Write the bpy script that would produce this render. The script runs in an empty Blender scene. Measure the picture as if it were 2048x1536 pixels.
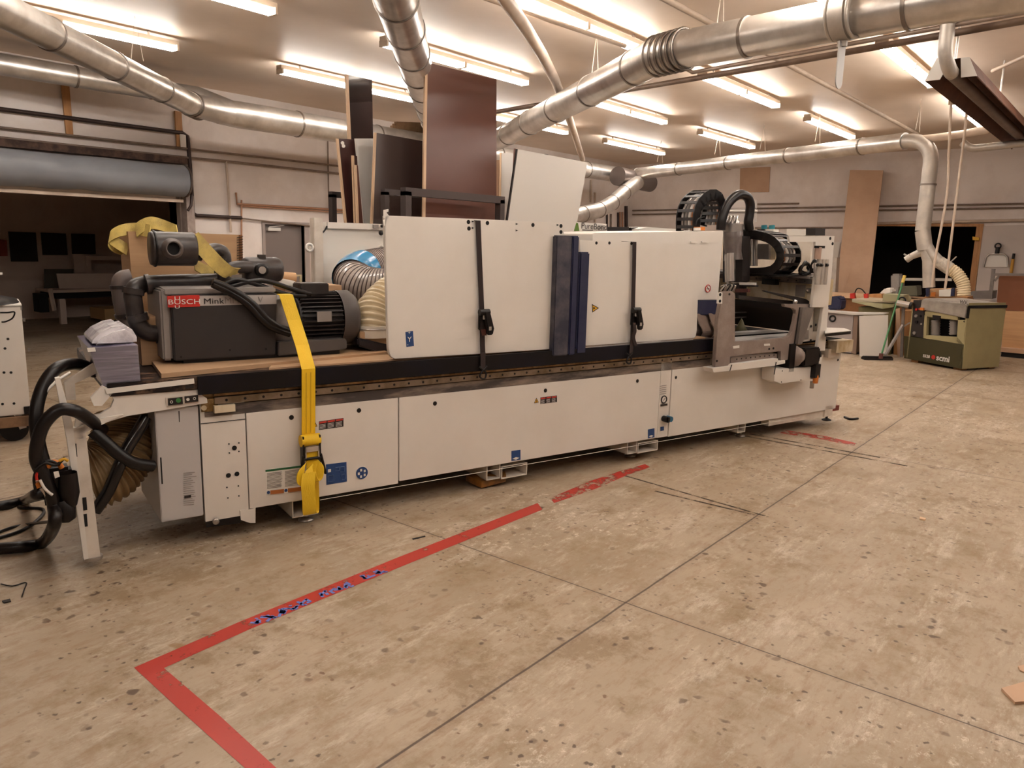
import bpy, bmesh, math, random
from mathutils import Matrix, Vector, noise
random.seed(7)
sc = bpy.context.scene
col = sc.collection
R = math.radians

# ---------------------------------------------------------------- camera
CX, CY, FPX, CAMH = 1024.0, 768.0, 1538.08, 1.65
PITCH, ROLL, AZ = R(10.436), R(1.4005), R(38.77)   # AZ: azimuth of the view from the +X wall direction
fwd = Vector((math.cos(AZ)*math.cos(PITCH), math.sin(AZ)*math.cos(PITCH), -math.sin(PITCH)))
rgt0 = Vector((math.sin(AZ), -math.cos(AZ), 0)); up0 = rgt0.cross(fwd)
rgt = rgt0*math.cos(ROLL) + up0*math.sin(ROLL)
upv = -rgt0*math.sin(ROLL) + up0*math.cos(ROLL)
cam_d = bpy.data.cameras.new('camera'); cam = bpy.data.objects.new('camera', cam_d); col.objects.link(cam)
EYE = Vector((0, 0, CAMH))
cam.matrix_world = Matrix(((rgt.x, upv.x, -fwd.x, 0), (rgt.y, upv.y, -fwd.y, 0), (rgt.z, upv.z, -fwd.z, CAMH), (0, 0, 0, 1)))
cam_d.sensor_width = 36; cam_d.lens = 36*FPX/2048; cam_d.clip_end = 200
sc.camera = cam

# ---------------------------------------------------------------- world, exposure
w = bpy.data.worlds.new('world'); sc.world = w; w.use_nodes = True
w.node_tree.nodes['Background'].inputs[0].default_value = (.9, .62, .5, 1)
w.node_tree.nodes['Background'].inputs[1].default_value = 0.02
sc.view_settings.view_transform = 'Standard'; sc.view_settings.look = 'None'
sc.view_settings.gamma = 1; sc.view_settings.use_curve_mapping = False
sc.view_settings.exposure = 1.38
sc.cycles.use_adaptive_sampling = True; sc.cycles.adaptive_threshold = .03
sc.cycles.max_bounces = 6; sc.cycles.diffuse_bounces = 4; sc.cycles.glossy_bounces = 3; sc.cycles.transmission_bounces = 3; sc.cycles.transparent_max_bounces = 6
sc.cycles.caustics_reflective = False; sc.cycles.caustics_refractive = False
LAMP = 15.0                       # radiance of the fluorescent tubes
LAMPCOL = (1.0, .955, .90)
TOP = 3.75                        # ceiling height

# ---------------------------------------------------------------- helpers
def lin(h):
    h = h.lstrip('#'); o = []
    for i in (0, 2, 4):
        c = int(h[i:i+2], 16)/255
        o.append(c/12.92 if c <= .04045 else ((c+.055)/1.055)**2.4)
    return tuple(o)
def frame(x, y, yaw, z=0): return Matrix.Translation((x, y, z)) @ Matrix.Rotation(yaw, 4, 'Z')
ROOM = Matrix.Identity(4)
MACH = frame(2.5968, 3.5762, math.atan2(-.28745, .95779))      # the router: u along it, v away, z up
def pt(M, px, py, axis, val):
    """point where the sight line of a photo pixel meets the plane coord[axis]=val of frame M"""
    d = rgt*((px-CX)/FPX) - upv*((py-CY)/FPX) + fwd
    Mi = M.inverted(); o = Mi @ EYE; dd = Mi.to_3x3() @ d
    return o + dd*((val-o[axis])/dd[axis])
def q(px, py, v): return pt(MACH, px, py, 1, v)
def qz(px, py, z): return pt(MACH, px, py, 2, z)
def qu(px, py, u): return pt(MACH, px, py, 0, u)

class G:
    def __init__(s): s.v = []; s.f = []; s.sm = []
    def add(s, vs, fs, smooth=False):
        b = len(s.v); s.v += [Vector(p) for p in vs]
        for f in fs: s.f.append([b+i for i in f]); s.sm.append(smooth)
        return s
    def box(s, x0, x1, y0, y1, z0, z1):
        if x0 > x1: x0, x1 = x1, x0
        if y0 > y1: y0, y1 = y1, y0
        if z0 > z1: z0, z1 = z1, z0
        return s.add([(x0,y0,z0),(x1,y0,z0),(x1,y1,z0),(x0,y1,z0),(x0,y0,z1),(x1,y0,z1),(x1,y1,z1),(x0,y1,z1)],
              [(0,3,2,1),(4,5,6,7),(0,1,5,4),(1,2,6,5),(2,3,7,6),(3,0,4,7)])
    def bar(s, a, b, w, h, up=(0,0,1)):
        a = Vector(a); b = Vector(b); d = (b-a).normalized(); up = Vector(up)
        x = d.cross(up)
        if x.length < 1e-4: x = d.cross(Vector((0,1,0)))
        x.normalize(); y = x.cross(d)
        vs = [p + x*(sx*w/2) + y*(sy*h/2) for p in (a, b) for sx, sy in ((-1,-1),(1,-1),(1,1),(-1,1))]
        return s.add(vs, [(0,1,2,3),(7,6,5,4),(0,4,5,1),(1,5,6,2),(2,6,7,3),(3,7,4,0)])
    def slab(s, pts, off):
        """flat polygon (3-D points) given thickness by the vector off"""
        n = len(pts); off = Vector(off); P = [Vector(p) for p in pts]
        nn = Vector((0,0,0))
        for i in range(n): nn += P[i].cross(P[(i+1) % n])
        if nn.dot(off) > 0: P = P[::-1]
        vs = P + [p+off for p in P]
        return s.add(vs, [list(range(n)), list(range(2*n-1, n-1, -1))] + [(i, i+n, (i+1) % n+n, (i+1) % n) for i in range(n)])
    def cyl(s, a, b, r0, r1=None, n=20, caps=True): return s.tube([a, b], [r0, r0 if r1 is None else r1], n, caps)
    def tube(s, pts, r, n=14, caps=True, smooth=True, flat=None):
        P = [Vector(p) for p in pts]; m = len(P)
        rr = r if isinstance(r, (list, tuple)) else [r]*m
        t = [(P[min(i+1, m-1)]-P[max(i-1, 0)]) for i in range(m)]
        for i in range(m):
            if t[i].length < 1e-9: t[i] = t[i-1] if i else P[m-1]-P[0]
            t[i] = t[i].normalized()
        a = Vector((0,0,1)) if abs(t[0].z) < .9 else Vector((1,0,0))
        x = t[0].cross(a).normalized(); vs = []
        for i in range(m):
            x = (x - t[i]*x.dot(t[i])).normalized(); y = t[i].cross(x)
            for k in range(n):
                an = 2*math.pi*k/n
                vs.append(P[i] + (x*math.cos(an) + y*math.sin(an))*rr[i])
        fs = [(i*n+k, i*n+(k+1) % n, (i+1)*n+(k+1) % n, (i+1)*n+k) for i in range(m-1) for k in range(n)]
        s.add(vs, fs, smooth)
        if caps:
            s.add(vs[:n], [list(range(n-1, -1, -1))]); s.add(vs[-n:], [list(range(n))])
        return s
    def pipe(s, a, b, r, wall=.004, n=24):
        a = Vector(a); b = Vector(b)
        s.tube([a, b], r, n, False); s.tube([b, a], r-wall, n, False)
        for p, q_ in ((a, b), (b, a)):
            t = (q_-p).normalized(); x = t.cross(Vector((0,0,1)) if abs(t.z) < .9 else Vector((1,0,0))).normalized(); y = t.cross(x)
            o = [p+(x*math.cos(2*math.pi*k/n)+y*math.sin(2*math.pi*k/n))*r for k in range(n)]
            i = [p+(x*math.cos(2*math.pi*k/n)+y*math.sin(2*math.pi*k/n))*(r-wall) for k in range(n)]
            s.add(o+i, [(k, k+n, (k+1) % n+n, (k+1) % n) for k in range(n)])
        return s
    def ring(s, c, ax, R0, r, n=28, m=8):
        c = Vector(c); ax = Vector(ax).normalized()
        x = ax.cross(Vector((0,0,1)) if abs(ax.z) < .9 else Vector((1,0,0))).normalized(); y = ax.cross(x); vs = []
        for i in range(n):
            a = 2*math.pi*i/n; d = x*math.cos(a)+y*math.sin(a)
            for k in range(m):
                b = 2*math.pi*k/m; vs.append(c + d*(R0+r*math.cos(b)) + ax*r*math.sin(b))
        return s.add(vs, [(i*m+k, ((i+1) % n)*m+k, ((i+1) % n)*m+(k+1) % m, i*m+(k+1) % m) for i in range(n) for k in range(m)], True)
    def ball(s, c, r, n=14, sc3=(1,1,1)):
        c = Vector(c); vs = []; h = n//2
        for i in range(1, h):
            th = math.pi*i/h
            for k in range(n):
                a = 2*math.pi*k/n
                vs.append(c+Vector((r*sc3[0]*math.sin(th)*math.cos(a), r*sc3[1]*math.sin(th)*math.sin(a), r*sc3[2]*math.cos(th))))
        m = len(vs); vs += [c+Vector((0,0,r*sc3[2])), c-Vector((0,0,r*sc3[2]))]
        fs = [(i*n+k, (i+1)*n+k, (i+1)*n+(k+1) % n, i*n+(k+1) % n) for i in range(h-2) for k in range(n)]
        fs += [(m, k, (k+1) % n) for k in range(n)] + [(m+1, (h-2)*n+(k+1) % n, (h-2)*n+k) for k in range(n)]
        return s.add(vs, fs, True)
    def lathe(s, c, ax, prof, n=28):
        """prof: (distance along axis, radius)"""
        c = Vector(c); ax = Vector(ax).normalized()
        x = ax.cross(Vector((0,0,1)) if abs(ax.z) < .9 else Vector((1,0,0))).normalized(); y = ax.cross(x); vs = []
        for d, r in prof:
            for k in range(n):
                a = 2*math.pi*k/n; vs.append(c + ax*d + (x*math.cos(a)+y*math.sin(a))*max(r, 1e-4))
        fs = [(i*n+k, i*n+(k+1) % n, (i+1)*n+(k+1) % n, (i+1)*n+k) for i in range(len(prof)-1) for k in range(n)]
        return s.add(vs, fs, True)
    def ribbon(s, pts, wv, th=.003):
        """strap along pts, wv = width vector (or list), th thickness"""
        P = [Vector(p) for p in pts]; m = len(P); W = wv if isinstance(wv, list) else [wv]*m; vs = []
        for i in range(m):
            t = (P[min(i+1, m-1)]-P[max(i-1, 0)]).normalized(); ww = Vector(W[i]); nn = t.cross(ww).normalized()*th/2
            vs += [P[i]-ww/2-nn, P[i]+ww/2-nn, P[i]+ww/2+nn, P[i]-ww/2+nn]
        fs = [(i*4+k, (i+1)*4+k, (i+1)*4+(k+1) % 4, i*4+(k+1) % 4) for i in range(m-1) for k in range(4)]
        return s.add(vs, fs+[(0,1,2,3), tuple(4*(m-1)+k for k in (3,2,1,0))])

def smooth_path(pts, k=8, closed=False):
    P = [Vector(p) for p in pts]; n = len(P); out = []
    rng = range(n) if closed else range(n-1)
    for i in rng:
        if closed: a, b, c, d = P[(i-1) % n], P[i], P[(i+1) % n], P[(i+2) % n]
        else: a, b, c, d = P[max(i-1,0)], P[i], P[i+1], P[min(i+2,n-1)]
        for j in range(k):
            t = j/k
            out.append(.5*((2*b) + (c-a)*t + (2*a-5*b+4*c-d)*t*t + (3*b-a-3*c+d)*t**3))
    out.append(P[0] if closed else P[-1])
    return out
def resample(P, step):
    out = [P[0].copy()]; acc = 0
    for i in range(1, len(P)):
        a = P[i-1]; b = P[i]; L = (b-a).length
        while acc+L >= step:
            t = (step-acc)/L; a = a.lerp(b, t); out.append(a.copy()); L = (b-a).length; acc = 0
            if L < 1e-9: break
        acc += L
    return out

def mesh_of(name, g, mt, off, bevel=0):
    me = bpy.data.meshes.new(name)
    me.from_pydata([tuple(p-off) for p in g.v], [], g.f)
    me.polygons.foreach_set('use_smooth', g.sm)
    bm = bmesh.new(); bm.from_mesh(me); bmesh.ops.recalc_face_normals(bm, faces=bm.faces)
    if bevel:
        ed = [e for e in bm.edges if len(e.link_faces) == 2 and not (e.link_faces[0].smooth and e.link_faces[1].smooth) and e.calc_face_angle(0) > .6]
        try: bmesh.ops.bevel(bm, geom=ed, offset=bevel, segments=2, affect='EDGES', clamp_overlap=True)
        except Exception: pass
    bm.to_mesh(me); bm.free()
    me.materials.append(mt)
    return me
def props(o, label, cat, group, kind):
    if label: o['label'] = label
    if cat: o['category'] = cat
    if group: o['group'] = group
    if kind: o['kind'] = kind
class Thing:
    def __init__(s, name, label, cat, M, origin, group=None, kind=None):
        s.M = M; s.o = Vector(origin); e = bpy.data.objects.new(name, None); col.objects.link(e)
        e.empty_display_size = .1; e.matrix_world = M @ Matrix.Translation(s.o); props(e, label, cat, group, kind); s.e = e
    def part(s, name, g, mt, parent=None, label=None, bevel=0, kind=None):
        o = bpy.data.objects.new(name, mesh_of(name, g, mt, s.o, bevel)); col.objects.link(o)
        o.parent = parent or s.e; props(o, label, None, None, kind); return o
    def text(s, name, body, p, right, up, size, mt, parent=None, label=None, bold=0, ext=.0006, sx=1):
        """lettering; p = lower left corner in frame coordinates"""
        cu = bpy.data.curves.new(name, 'FONT'); cu.body = body; cu.size = size; cu.extrude = ext; cu.offset = bold; cu.resolution_u = 3
        t = bpy.data.objects.new('tmp', cu); col.objects.link(t)
        bpy.context.view_layer.update()
        me = bpy.data.meshes.new_from_object(t.evaluated_get(bpy.context.evaluated_depsgraph_get()))
        bpy.data.objects.remove(t)
        r_ = Vector(right).normalized(); u_ = Vector(up); u_ = (u_ - r_*u_.dot(r_)).normalized(); n_ = r_.cross(u_)
        for v in me.vertices: v.co = Vector(p) + r_*(v.co.x*sx) + u_*v.co.y + n_*v.co.z - s.o
        me.materials.clear(); me.materials.append(mt)
        o = bpy.data.objects.new(name, me); col.objects.link(o); o.parent = parent or s.e; props(o, label, None, None, None); return o
def solo(name, g, mt, label, cat, M=ROOM, group=None, kind=None, bevel=0):
    xs = [p.x for p in g.v]; ys = [p.y for p in g.v]; zs = [p.z for p in g.v]
    off = Vector(((min(xs)+max(xs))/2, (min(ys)+max(ys))/2, min(zs)))
    o = bpy.data.objects.new(name, mesh_of(name, g, mt, off, bevel)); col.objects.link(o)
    o.matrix_world = M @ Matrix.Translation(off); props(o, label, cat, group, kind); return o
def struct(name, g, mt):
    o = bpy.data.objects.new(name, mesh_of(name, g, mt, Vector((0,0,0)))); col.objects.link(o); o['kind'] = 'structure'; return o
def dup(root, M, label=None, name=None):
    def rec(o, par):
        c = o.copy(); col.objects.link(c)
        if par: c.parent = par; c.matrix_parent_inverse = o.matrix_parent_inverse
        for k in [x for x in bpy.data.objects if x.parent == o]: rec(k, c)
        return c
    r = rec(root, None); r.matrix_world = M
    if label: r['label'] = label
    return r

# ---------------------------------------------------------------- materials
MC = {}
def mat(name, c, rough=.5, metal=0.0, c2=None, scale=4.0, amt=.5, bump=0.0, bscale=60, stretch=(1,1,1), emit=0, alpha=1, trans=0, lo=.42, hi=.62, spec=.5, coat=0):
    if name in MC: return MC[name]
    m = bpy.data.materials.new(name); m.use_nodes = True; nt = m.node_tree; N = nt.nodes; L = nt.links
    b = N['Principled BSDF']; c = lin(c) if isinstance(c, str) else c
    b.inputs['Base Color'].default_value = (*c, 1); b.inputs['Roughness'].default_value = rough; b.inputs['Metallic'].default_value = metal
    b.inputs['Specular IOR Level'].default_value = spec
    if coat: b.inputs['Coat Weight'].default_value = coat; b.inputs['Coat Roughness'].default_value = .15
    tc = N.new('ShaderNodeTexCoord'); mp = N.new('ShaderNodeMapping'); L.new(tc.outputs['Object'], mp.inputs[0]); mp.inputs['Scale'].default_value = stretch
    if c2:
        c2 = lin(c2) if isinstance(c2, str) else c2
        n = N.new('ShaderNodeTexNoise'); n.inputs['Scale'].default_value = scale; n.inputs['Detail'].default_value = 6; n.inputs['Roughness'].default_value = .62
        L.new(mp.outputs[0], n.inputs['Vector'])
        rp = N.new('ShaderNodeMapRange'); rp.inputs['From Min'].default_value = lo; rp.inputs['From Max'].default_value = hi; rp.inputs['To Max'].default_value = amt
        L.new(n.outputs['Fac'], rp.inputs['Value'])
        mx = N.new('ShaderNodeMix'); mx.data_type = 'RGBA'; mx.inputs[6].default_value = (*c, 1); mx.inputs[7].default_value = (*c2, 1)
        L.new(rp.outputs[0], mx.inputs[0]); L.new(mx.outputs[2], b.inputs['Base Color'])
    if bump:
        n2 = N.new('ShaderNodeTexNoise'); n2.inputs['Scale'].default_value = bscale; n2.inputs['Detail'].default_value = 4
        L.new(mp.outputs[0], n2.inputs['Vector'])
        bp = N.new('ShaderNodeBump'); bp.inputs['Strength'].default_value = bump; bp.inputs['Distance'].default_value = .01
        L.new(n2.outputs['Fac'], bp.inputs['Height']); L.new(bp.outputs[0], b.inputs['Normal'])
    if emit: b.inputs['Emission Color'].default_value = (*c, 1); b.inputs['Emission Strength'].default_value = emit
    if trans: b.inputs['Transmission Weight'].default_value = trans
    if alpha < 1: b.inputs['Alpha'].default_value = alpha
    MC[name] = m; return m
M_white = mat('painted_panel', '#dcd5cd', .42, c2='#d2c9bf', scale=1.6, amt=.5)
M_white2 = mat('painted_steel', '#d6ccc0', .5, c2='#b9ab9c', scale=7, amt=.5)
M_grime = mat('grimy_white', '#cfc0a6', .55, c2='#9a7c4a', scale=5, amt=.8, stretch=(1,1,.5))
M_greybox = mat('grey_enclosure', '#b9b4b2', .45)
M_dark = mat('dark_void_metal', '#1d1310', .6)
M_black = mat('black_plastic', '#120c0b', .4, spec=.35)
M_rubber = mat('black_rubber', '#140e0d', .35, spec=.4)
M_skirt = mat('navy_black_skirt', '#100a09', .5, c2='#12101c', scale=2, amt=.7, spec=.25)
M_navy = mat('navy_foam_guard', '#1d2040', .55, c2='#3a3a4c', scale=5, amt=.35)
M_navyworn = mat('worn_navy_vinyl', '#2b2b3a', .55, c2='#625b5e', scale=7, amt=.75, lo=.4, hi=.7)
M_deck = mat('dirty_table_deck', '#1b1312', .45, c2='#7a5f4b', scale=7, amt=.8, stretch=(1,3,1), lo=.5, hi=.62, spec=.3)
M_band = mat('dusty_metal_band', '#4b4340', .55, metal=.3, c2='#a08f80', scale=4, amt=.8, stretch=(.6,1,3))
M_rail = mat('steel_rail', '#8f7d6a', .4, metal=.5, c2='#5e4c30', scale=9, amt=.7)
M_brown_oil = mat('oily_bronze', '#7a5a2c', .45, metal=.2, c2='#c0a070', scale=14, amt=.8)
M_cast = mat('cast_iron_grey', '#8a7a72', .55, metal=.25, c2='#a3948a', scale=6, amt=.6, bump=.15)
M_castd = mat('cast_dark_grey', '#6e655f', .55, metal=.3, c2='#857a72', scale=6, amt=.6)  # darker cast grey for ribs, stands and frames
M_yel = mat('yellow_webbing', '#e6b90f', .6, c2='#f0cf3a', scale=2, amt=.6, bump=.3, bscale=300, stretch=(1,1,.1))
M_yeld = mat('dirty_yellow_webbing', '#d2b965', .7, c2='#9b8450', scale=7, amt=.7, bump=.3, bscale=300)
M_strapblk = mat('black_webbing', '#24120f', .7)
M_mdf = mat('mdf_board', '#b39272', .6, c2='#a58564', scale=3, amt=.6)
M_mdfedge = mat('mdf_edge', '#8f5f38', .7)
M_card = mat('cardboard', '#bb9670', .75, c2='#ab8763', scale=2.5, amt=.6, stretch=(.4,.4,10))
M_galv = mat('galvanised_duct', '#d8d3cd', .32, metal=.8, c2='#b3aca4', scale=3, amt=.7, stretch=(1,1,1), bump=.02, bscale=8)
M_galvd = mat('dull_galvanised', '#b5ada4', .5, metal=.55, c2='#cfc6ba', scale=5, amt=.6)
M_ringm = mat('duct_collar', '#8a8078', .4, metal=.85)
M_pipe = mat('conduit_grey', '#8c7a6c', .5, metal=.3, c2='#6a5448', scale=5, amt=.6)
M_pipew = mat('painted_conduit', '#c9b6a4', .5, c2='#b39c88', scale=6, amt=.5)
M_black_iron = mat('black_iron_pipe', '#3a2a26', .45, metal=.3)
M_copper = mat('copper_pipe', '#b08468', .5, metal=.3)
M_steel = mat('steel', '#b7b0aa', .32, metal=.9)
M_chrome = mat('bright_metal', '#d5d0cc', .25, metal=.9)
M_pump = mat('pump_charcoal', '#2e2827', .5, c2='#272120', scale=4, amt=.5)
M_pumpg = mat('pump_light_grey', '#8f8782', .45, c2='#7b726d', scale=4, amt=.6)
M_motor = mat('motor_black', '#211b1a', .42, c2='#3a3230', scale=6, amt=.5)
M_pipeb = mat('dark_pipe_paint', '#2f2826', .38, c2='#463d3a', scale=8, amt=.6)
M_wood = mat('pine_lumber', '#b58455', .6, c2='#9a693c', scale=3, amt=.7, stretch=(6,6,.6))
M_ply = mat('melamine_white', '#cfc9c2', .35)
M_tube = mat('fluorescent_tube', LAMPCOL, .4, emit=LAMP)
M_lampbody = mat('lamp_housing', '#c9b7a2', .5)
M_red = mat('red_plastic', '#c22a20', .45)
M_orange = mat('orange_plastic', '#c8742a', .5)
M_blue = mat('label_blue', '#1c3f74', .45)
M_labw = mat('label_white', '#e0dad2', .5)
M_labb = mat('label_black', '#1c1412', .5)
M_laby = mat('label_yellow', '#d6a223', .5)
M_labr = mat('label_red', '#c1392e', .5)
M_hole = mat('hole_black', '#0c0706', .8)
M_tan = mat('tan_board', '#c3a084', .65, c2='#b59277', scale=2, amt=.6)
M_olive = mat('planer_beige_green', '#a2976f', .5, c2='#978c66', scale=5, amt=.5)
M_oliv2 = mat('saw_green_beige', '#a09a78', .5)
M_dgreen = mat('planer_dark_green', '#3a3418', .5)
M_clear = mat('clear_pvc', '#c9c2bd', .15, alpha=.28)
M_cream = mat('cream_pvc', '#d8c6a4', .4, c2='#c4ae88', scale=8, amt=.6)
M_glassfilm = mat('plastic_film', '#cfc8cc', .2, alpha=.55, c2='#ffffff', scale=14, amt=.8, bump=.9, bscale=30)
# ================================================================ SETTING
def floor_mat():
    m = bpy.data.materials.new('stained_concrete'); m.use_nodes = True; nt = m.node_tree; N = nt.nodes; L = nt.links
    b = N['Principled BSDF']; g = N.new('ShaderNodeNewGeometry')
    def noi(s, d=6, r=.6, st=(1,1,1)):
        mp = N.new('ShaderNodeMapping'); mp.inputs['Scale'].default_value = st; L.new(g.outputs['Position'], mp.inputs[0])
        n = N.new('ShaderNodeTexNoise'); n.inputs['Scale'].default_value = s; n.inputs['Detail'].default_value = d; n.inputs['Roughness'].default_value = r
        L.new(mp.outputs[0], n.inputs['Vector']); return n.outputs['Fac']
    def rng(v, a, b_, c=0, d=1):
        r = N.new('ShaderNodeMapRange'); L.new(v, r.inputs[0])
        for i, x in enumerate((a, b_, c, d)): r.inputs[1+i].default_value = x
        return r.outputs[0]
    def mul(a, c):
        r = N.new('ShaderNodeMath'); r.operation = 'MULTIPLY'; L.new(a, r.inputs[0])
        if isinstance(c, (int, float)): r.inputs[1].default_value = c
        else: L.new(c, r.inputs[1])
        return r.outputs[0]
    def mix(f, A, Bc):
        x = N.new('ShaderNodeMix'); x.data_type = 'RGBA'; L.new(f, x.inputs[0])
        if isinstance(A, tuple): x.inputs[6].default_value = (*A, 1)
        else: L.new(A, x.inputs[6])
        x.inputs[7].default_value = (*Bc, 1); return x.outputs[2]
    c = mix(rng(noi(.7, 8, .65), .35, .65), lin('#b09f8a'), lin('#9c8a73'))
    c = mix(mul(rng(noi(2.6, 10, .78), .5, .66), .85), c, lin('#86704f'))
    c = mix(mul(rng(noi(1.1, 10, .75, (1,1.6,1)), .56, .72), .6), c, lin('#8a6d4c'))
    c = mix(mul(rng(noi(3.5, 12, .85, (.5,1.4,1)), .52, .62), .75), c, lin('#c6b9a8'))
    c = mix(mul(rng(noi(22, 8, .8, (.3,1,1)), .5, .62), .6), c, lin('#94785e'))
    c = mix(mul(rng(noi(.9, 12, .82), .545, .6), .55), c, lin('#7c6342'))
    c = mix(mul(mul(rng(noi(14, 10, .85), .54, .6), rng(noi(.6, 3), .52, .62)), .8), c, lin('#ded2c2'))
    c = mix(mul(mul(rng(noi(9, 12, .85), .55, .62), rng(noi(.8, 4), .5, .6)), .75), c, lin('#5e4330'))
    # dark oil and glue spots
    def spots(scale, rad, mask_s, lo, hi, colr, amt):
        v = N.new('ShaderNodeTexVoronoi'); v.inputs['Scale'].default_value = scale; v.inputs['Randomness'].default_value = 1
        nn = N.new('ShaderNodeTexNoise'); nn.inputs['Scale'].default_value = scale*1.7; L.new(g.outputs['Position'], nn.inputs['Vector'])
        va = N.new('ShaderNodeVectorMath'); va.operation = 'MULTIPLY_ADD'; L.new(nn.outputs['Color'], va.inputs[0]); va.inputs[1].default_value = (.6/scale,)*3; L.new(g.outputs['Position'], va.inputs[2])
        L.new(va.outputs[0], v.inputs['Vector'])
        s_ = N.new('ShaderNodeSeparateColor'); L.new(v.outputs['Color'], s_.inputs[0])
        pick = rng(s_.outputs[0], .62, .66)
        f = mul(mul(rng(v.outputs['Distance'], rad, rad*.6), pick), rng(noi(mask_s, 4, .6), lo, hi))
        return mix(mul(f, amt), c, colr)
    c = spots(11, .24, .9, .44, .56, lin('#4f3828'), .85)
    c = spots(17, .2, 2.1, .5, .6, lin('#6b4a38'), .8)
    c = spots(26, .27, 1.2, .46, .56, lin('#463023'), .8)
    c = spots(4, .16, 1.1, .48, .6, lin('#8a6a40'), .7)
    # saw-cut joints
    sx = N.new('ShaderNodeSeparateXYZ'); L.new(g.outputs['Position'], sx.inputs[0])
    wob = noi(1.3, 3); jit = noi(30, 4)
    def joint(axis, period, phase, wd):
        a = N.new('ShaderNodeMath'); a.operation = 'MULTIPLY_ADD'; L.new(wob, a.inputs[0]); a.inputs[1].default_value = .02; L.new(sx.outputs[axis], a.inputs[2])
        s1 = N.new('ShaderNodeMath'); s1.operation = 'SUBTRACT'; L.new(a.outputs[0], s1.inputs[0]); s1.inputs[1].default_value = phase-period/2
        md = N.new('ShaderNodeMath'); md.operation = 'FLOORED_MODULO'; L.new(s1.outputs[0], md.inputs[0]); md.inputs[1].default_value = period
        s2 = N.new('ShaderNodeMath'); s2.operation = 'SUBTRACT'; L.new(md.outputs[0], s2.inputs[0]); s2.inputs[1].default_value = period/2
        ab = N.new('ShaderNodeMath'); ab.operation = 'ABSOLUTE'; L.new(s2.outputs[0], ab.inputs[0])
        return ab.outputs[0]
    for axis, per, ph, wd in JOINTS:
        d = joint(axis, per, ph, wd)
        c = mix(mul(rng(d, wd*9, wd), mul(rng(jit, .4, .6), .3)), c, lin('#6d5240'))
        c = mix(mul(rng(d, wd*1.4, wd*.7), .85), c, lin('#3d2b1f'))
    L.new(c, b.inputs['Base Color'])
    L.new(rng(noi(2, 5), .3, .7, .42, .62), b.inputs['Roughness'])
    bp = N.new('ShaderNodeBump'); bp.inputs['Strength'].default_value = .12; bp.inputs['Distance'].default_value = .01
    L.new(noi(40, 6, .7), bp.inputs['Height']); L.new(bp.outputs[0], b.inputs['Normal'])
    return m
jx = pt(ROOM, 1250, 1203, 2, 0); JOINTS = [(1, 3.66, jx.y, .005), (0, 3.66, jx.x, .0035)]
M_floor = floor_mat()
M_wall = mat('wall_plaster', '#ebe1db', .7, c2='#cfc0b6', scale=.9, amt=.6, bump=.05, bscale=12)
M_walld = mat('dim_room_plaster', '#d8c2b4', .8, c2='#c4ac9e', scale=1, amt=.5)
M_ceil = mat('ceiling_plaster', '#e8d6c4', .5, c2='#d2bda8', scale=.55, amt=.7, bump=.05, bscale=3, lo=.35, hi=.65)
X1, Y1 = 18.4, 10.93; X0, Y0 = -7.0, -8.0
struct('floor', G().box(X0, X1+6, Y0, Y1+8.2, -.1, 0), M_floor)
struct('ceiling', G().box(X0, X1+.2, Y0, Y1+.2, TOP, TOP+.1), M_ceil)
def wall_holes(axis, c0, c1, a0, a1, zt, holes):
    """wall with rectangular openings (a_lo, a_hi, z_lo, z_hi) along its length"""
    g = G(); cuts = sorted(holes); x = a0
    def bx(p, q_, z0, z1):
        if q_-p < 1e-4 or z1-z0 < 1e-4: return
        g.box(*((p, q_, c0, c1) if axis == 0 else (c0, c1, p, q_)), z0, z1)
    for lo, hi, z0, z1 in cuts:
        bx(x, lo, 0, zt); bx(lo, hi, 0, z0); bx(lo, hi, z1, zt); x = hi
    bx(x, a1, 0, zt); return g
RD0, RD1, RDZ = -.2, 5.78, 2.13           # roller door opening
D0, D1, DZ = 7.22, 7.97, 1.84             # grey door
struct('wall_left', wall_holes(0, Y1, Y1+.2, X0, X1+.2, TOP, [(RD0, RD1, 0, RDZ), (D0, D1, 0, DZ)]), M_wall)
B0, B1, BZ = 2.72, 4.66, 2.19             # dark doorway in the far wall
struct('wall_back', wall_holes(1, X1, X1+.2, Y0, Y1, TOP, [(B0, B1, 0, BZ)]), M_wall)
struct('wall_right', G().box(X0, X1+.2, Y0-.2, Y0, 0, TOP), M_wall)
struct('wall_front', G().box(X0-.2, X0, Y0-.2, Y1+.2, 0, TOP), M_wall)
# dim room behind the roller door
yf = 16.2
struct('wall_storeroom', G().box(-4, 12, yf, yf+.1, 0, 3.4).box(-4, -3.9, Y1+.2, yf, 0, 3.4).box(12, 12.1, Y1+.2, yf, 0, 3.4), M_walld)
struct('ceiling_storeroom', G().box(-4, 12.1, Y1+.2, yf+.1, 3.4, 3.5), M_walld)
# dark passage behind the far doorway
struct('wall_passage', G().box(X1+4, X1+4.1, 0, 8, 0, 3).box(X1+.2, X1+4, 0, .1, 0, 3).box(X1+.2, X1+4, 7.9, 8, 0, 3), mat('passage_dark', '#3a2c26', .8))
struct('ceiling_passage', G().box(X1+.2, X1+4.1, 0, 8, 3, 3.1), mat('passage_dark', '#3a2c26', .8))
# timber frame of the far doorway
g = G().box(X1-.04, X1+.2, B0-.12, B0, 0, BZ+.06).box(X1-.04, X1+.2, B1, B1+.1, 0, BZ+.06).box(X1-.04, X1+.2, B0, B1, BZ, BZ+.06)
struct('trim_1', g, M_wood)
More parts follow.
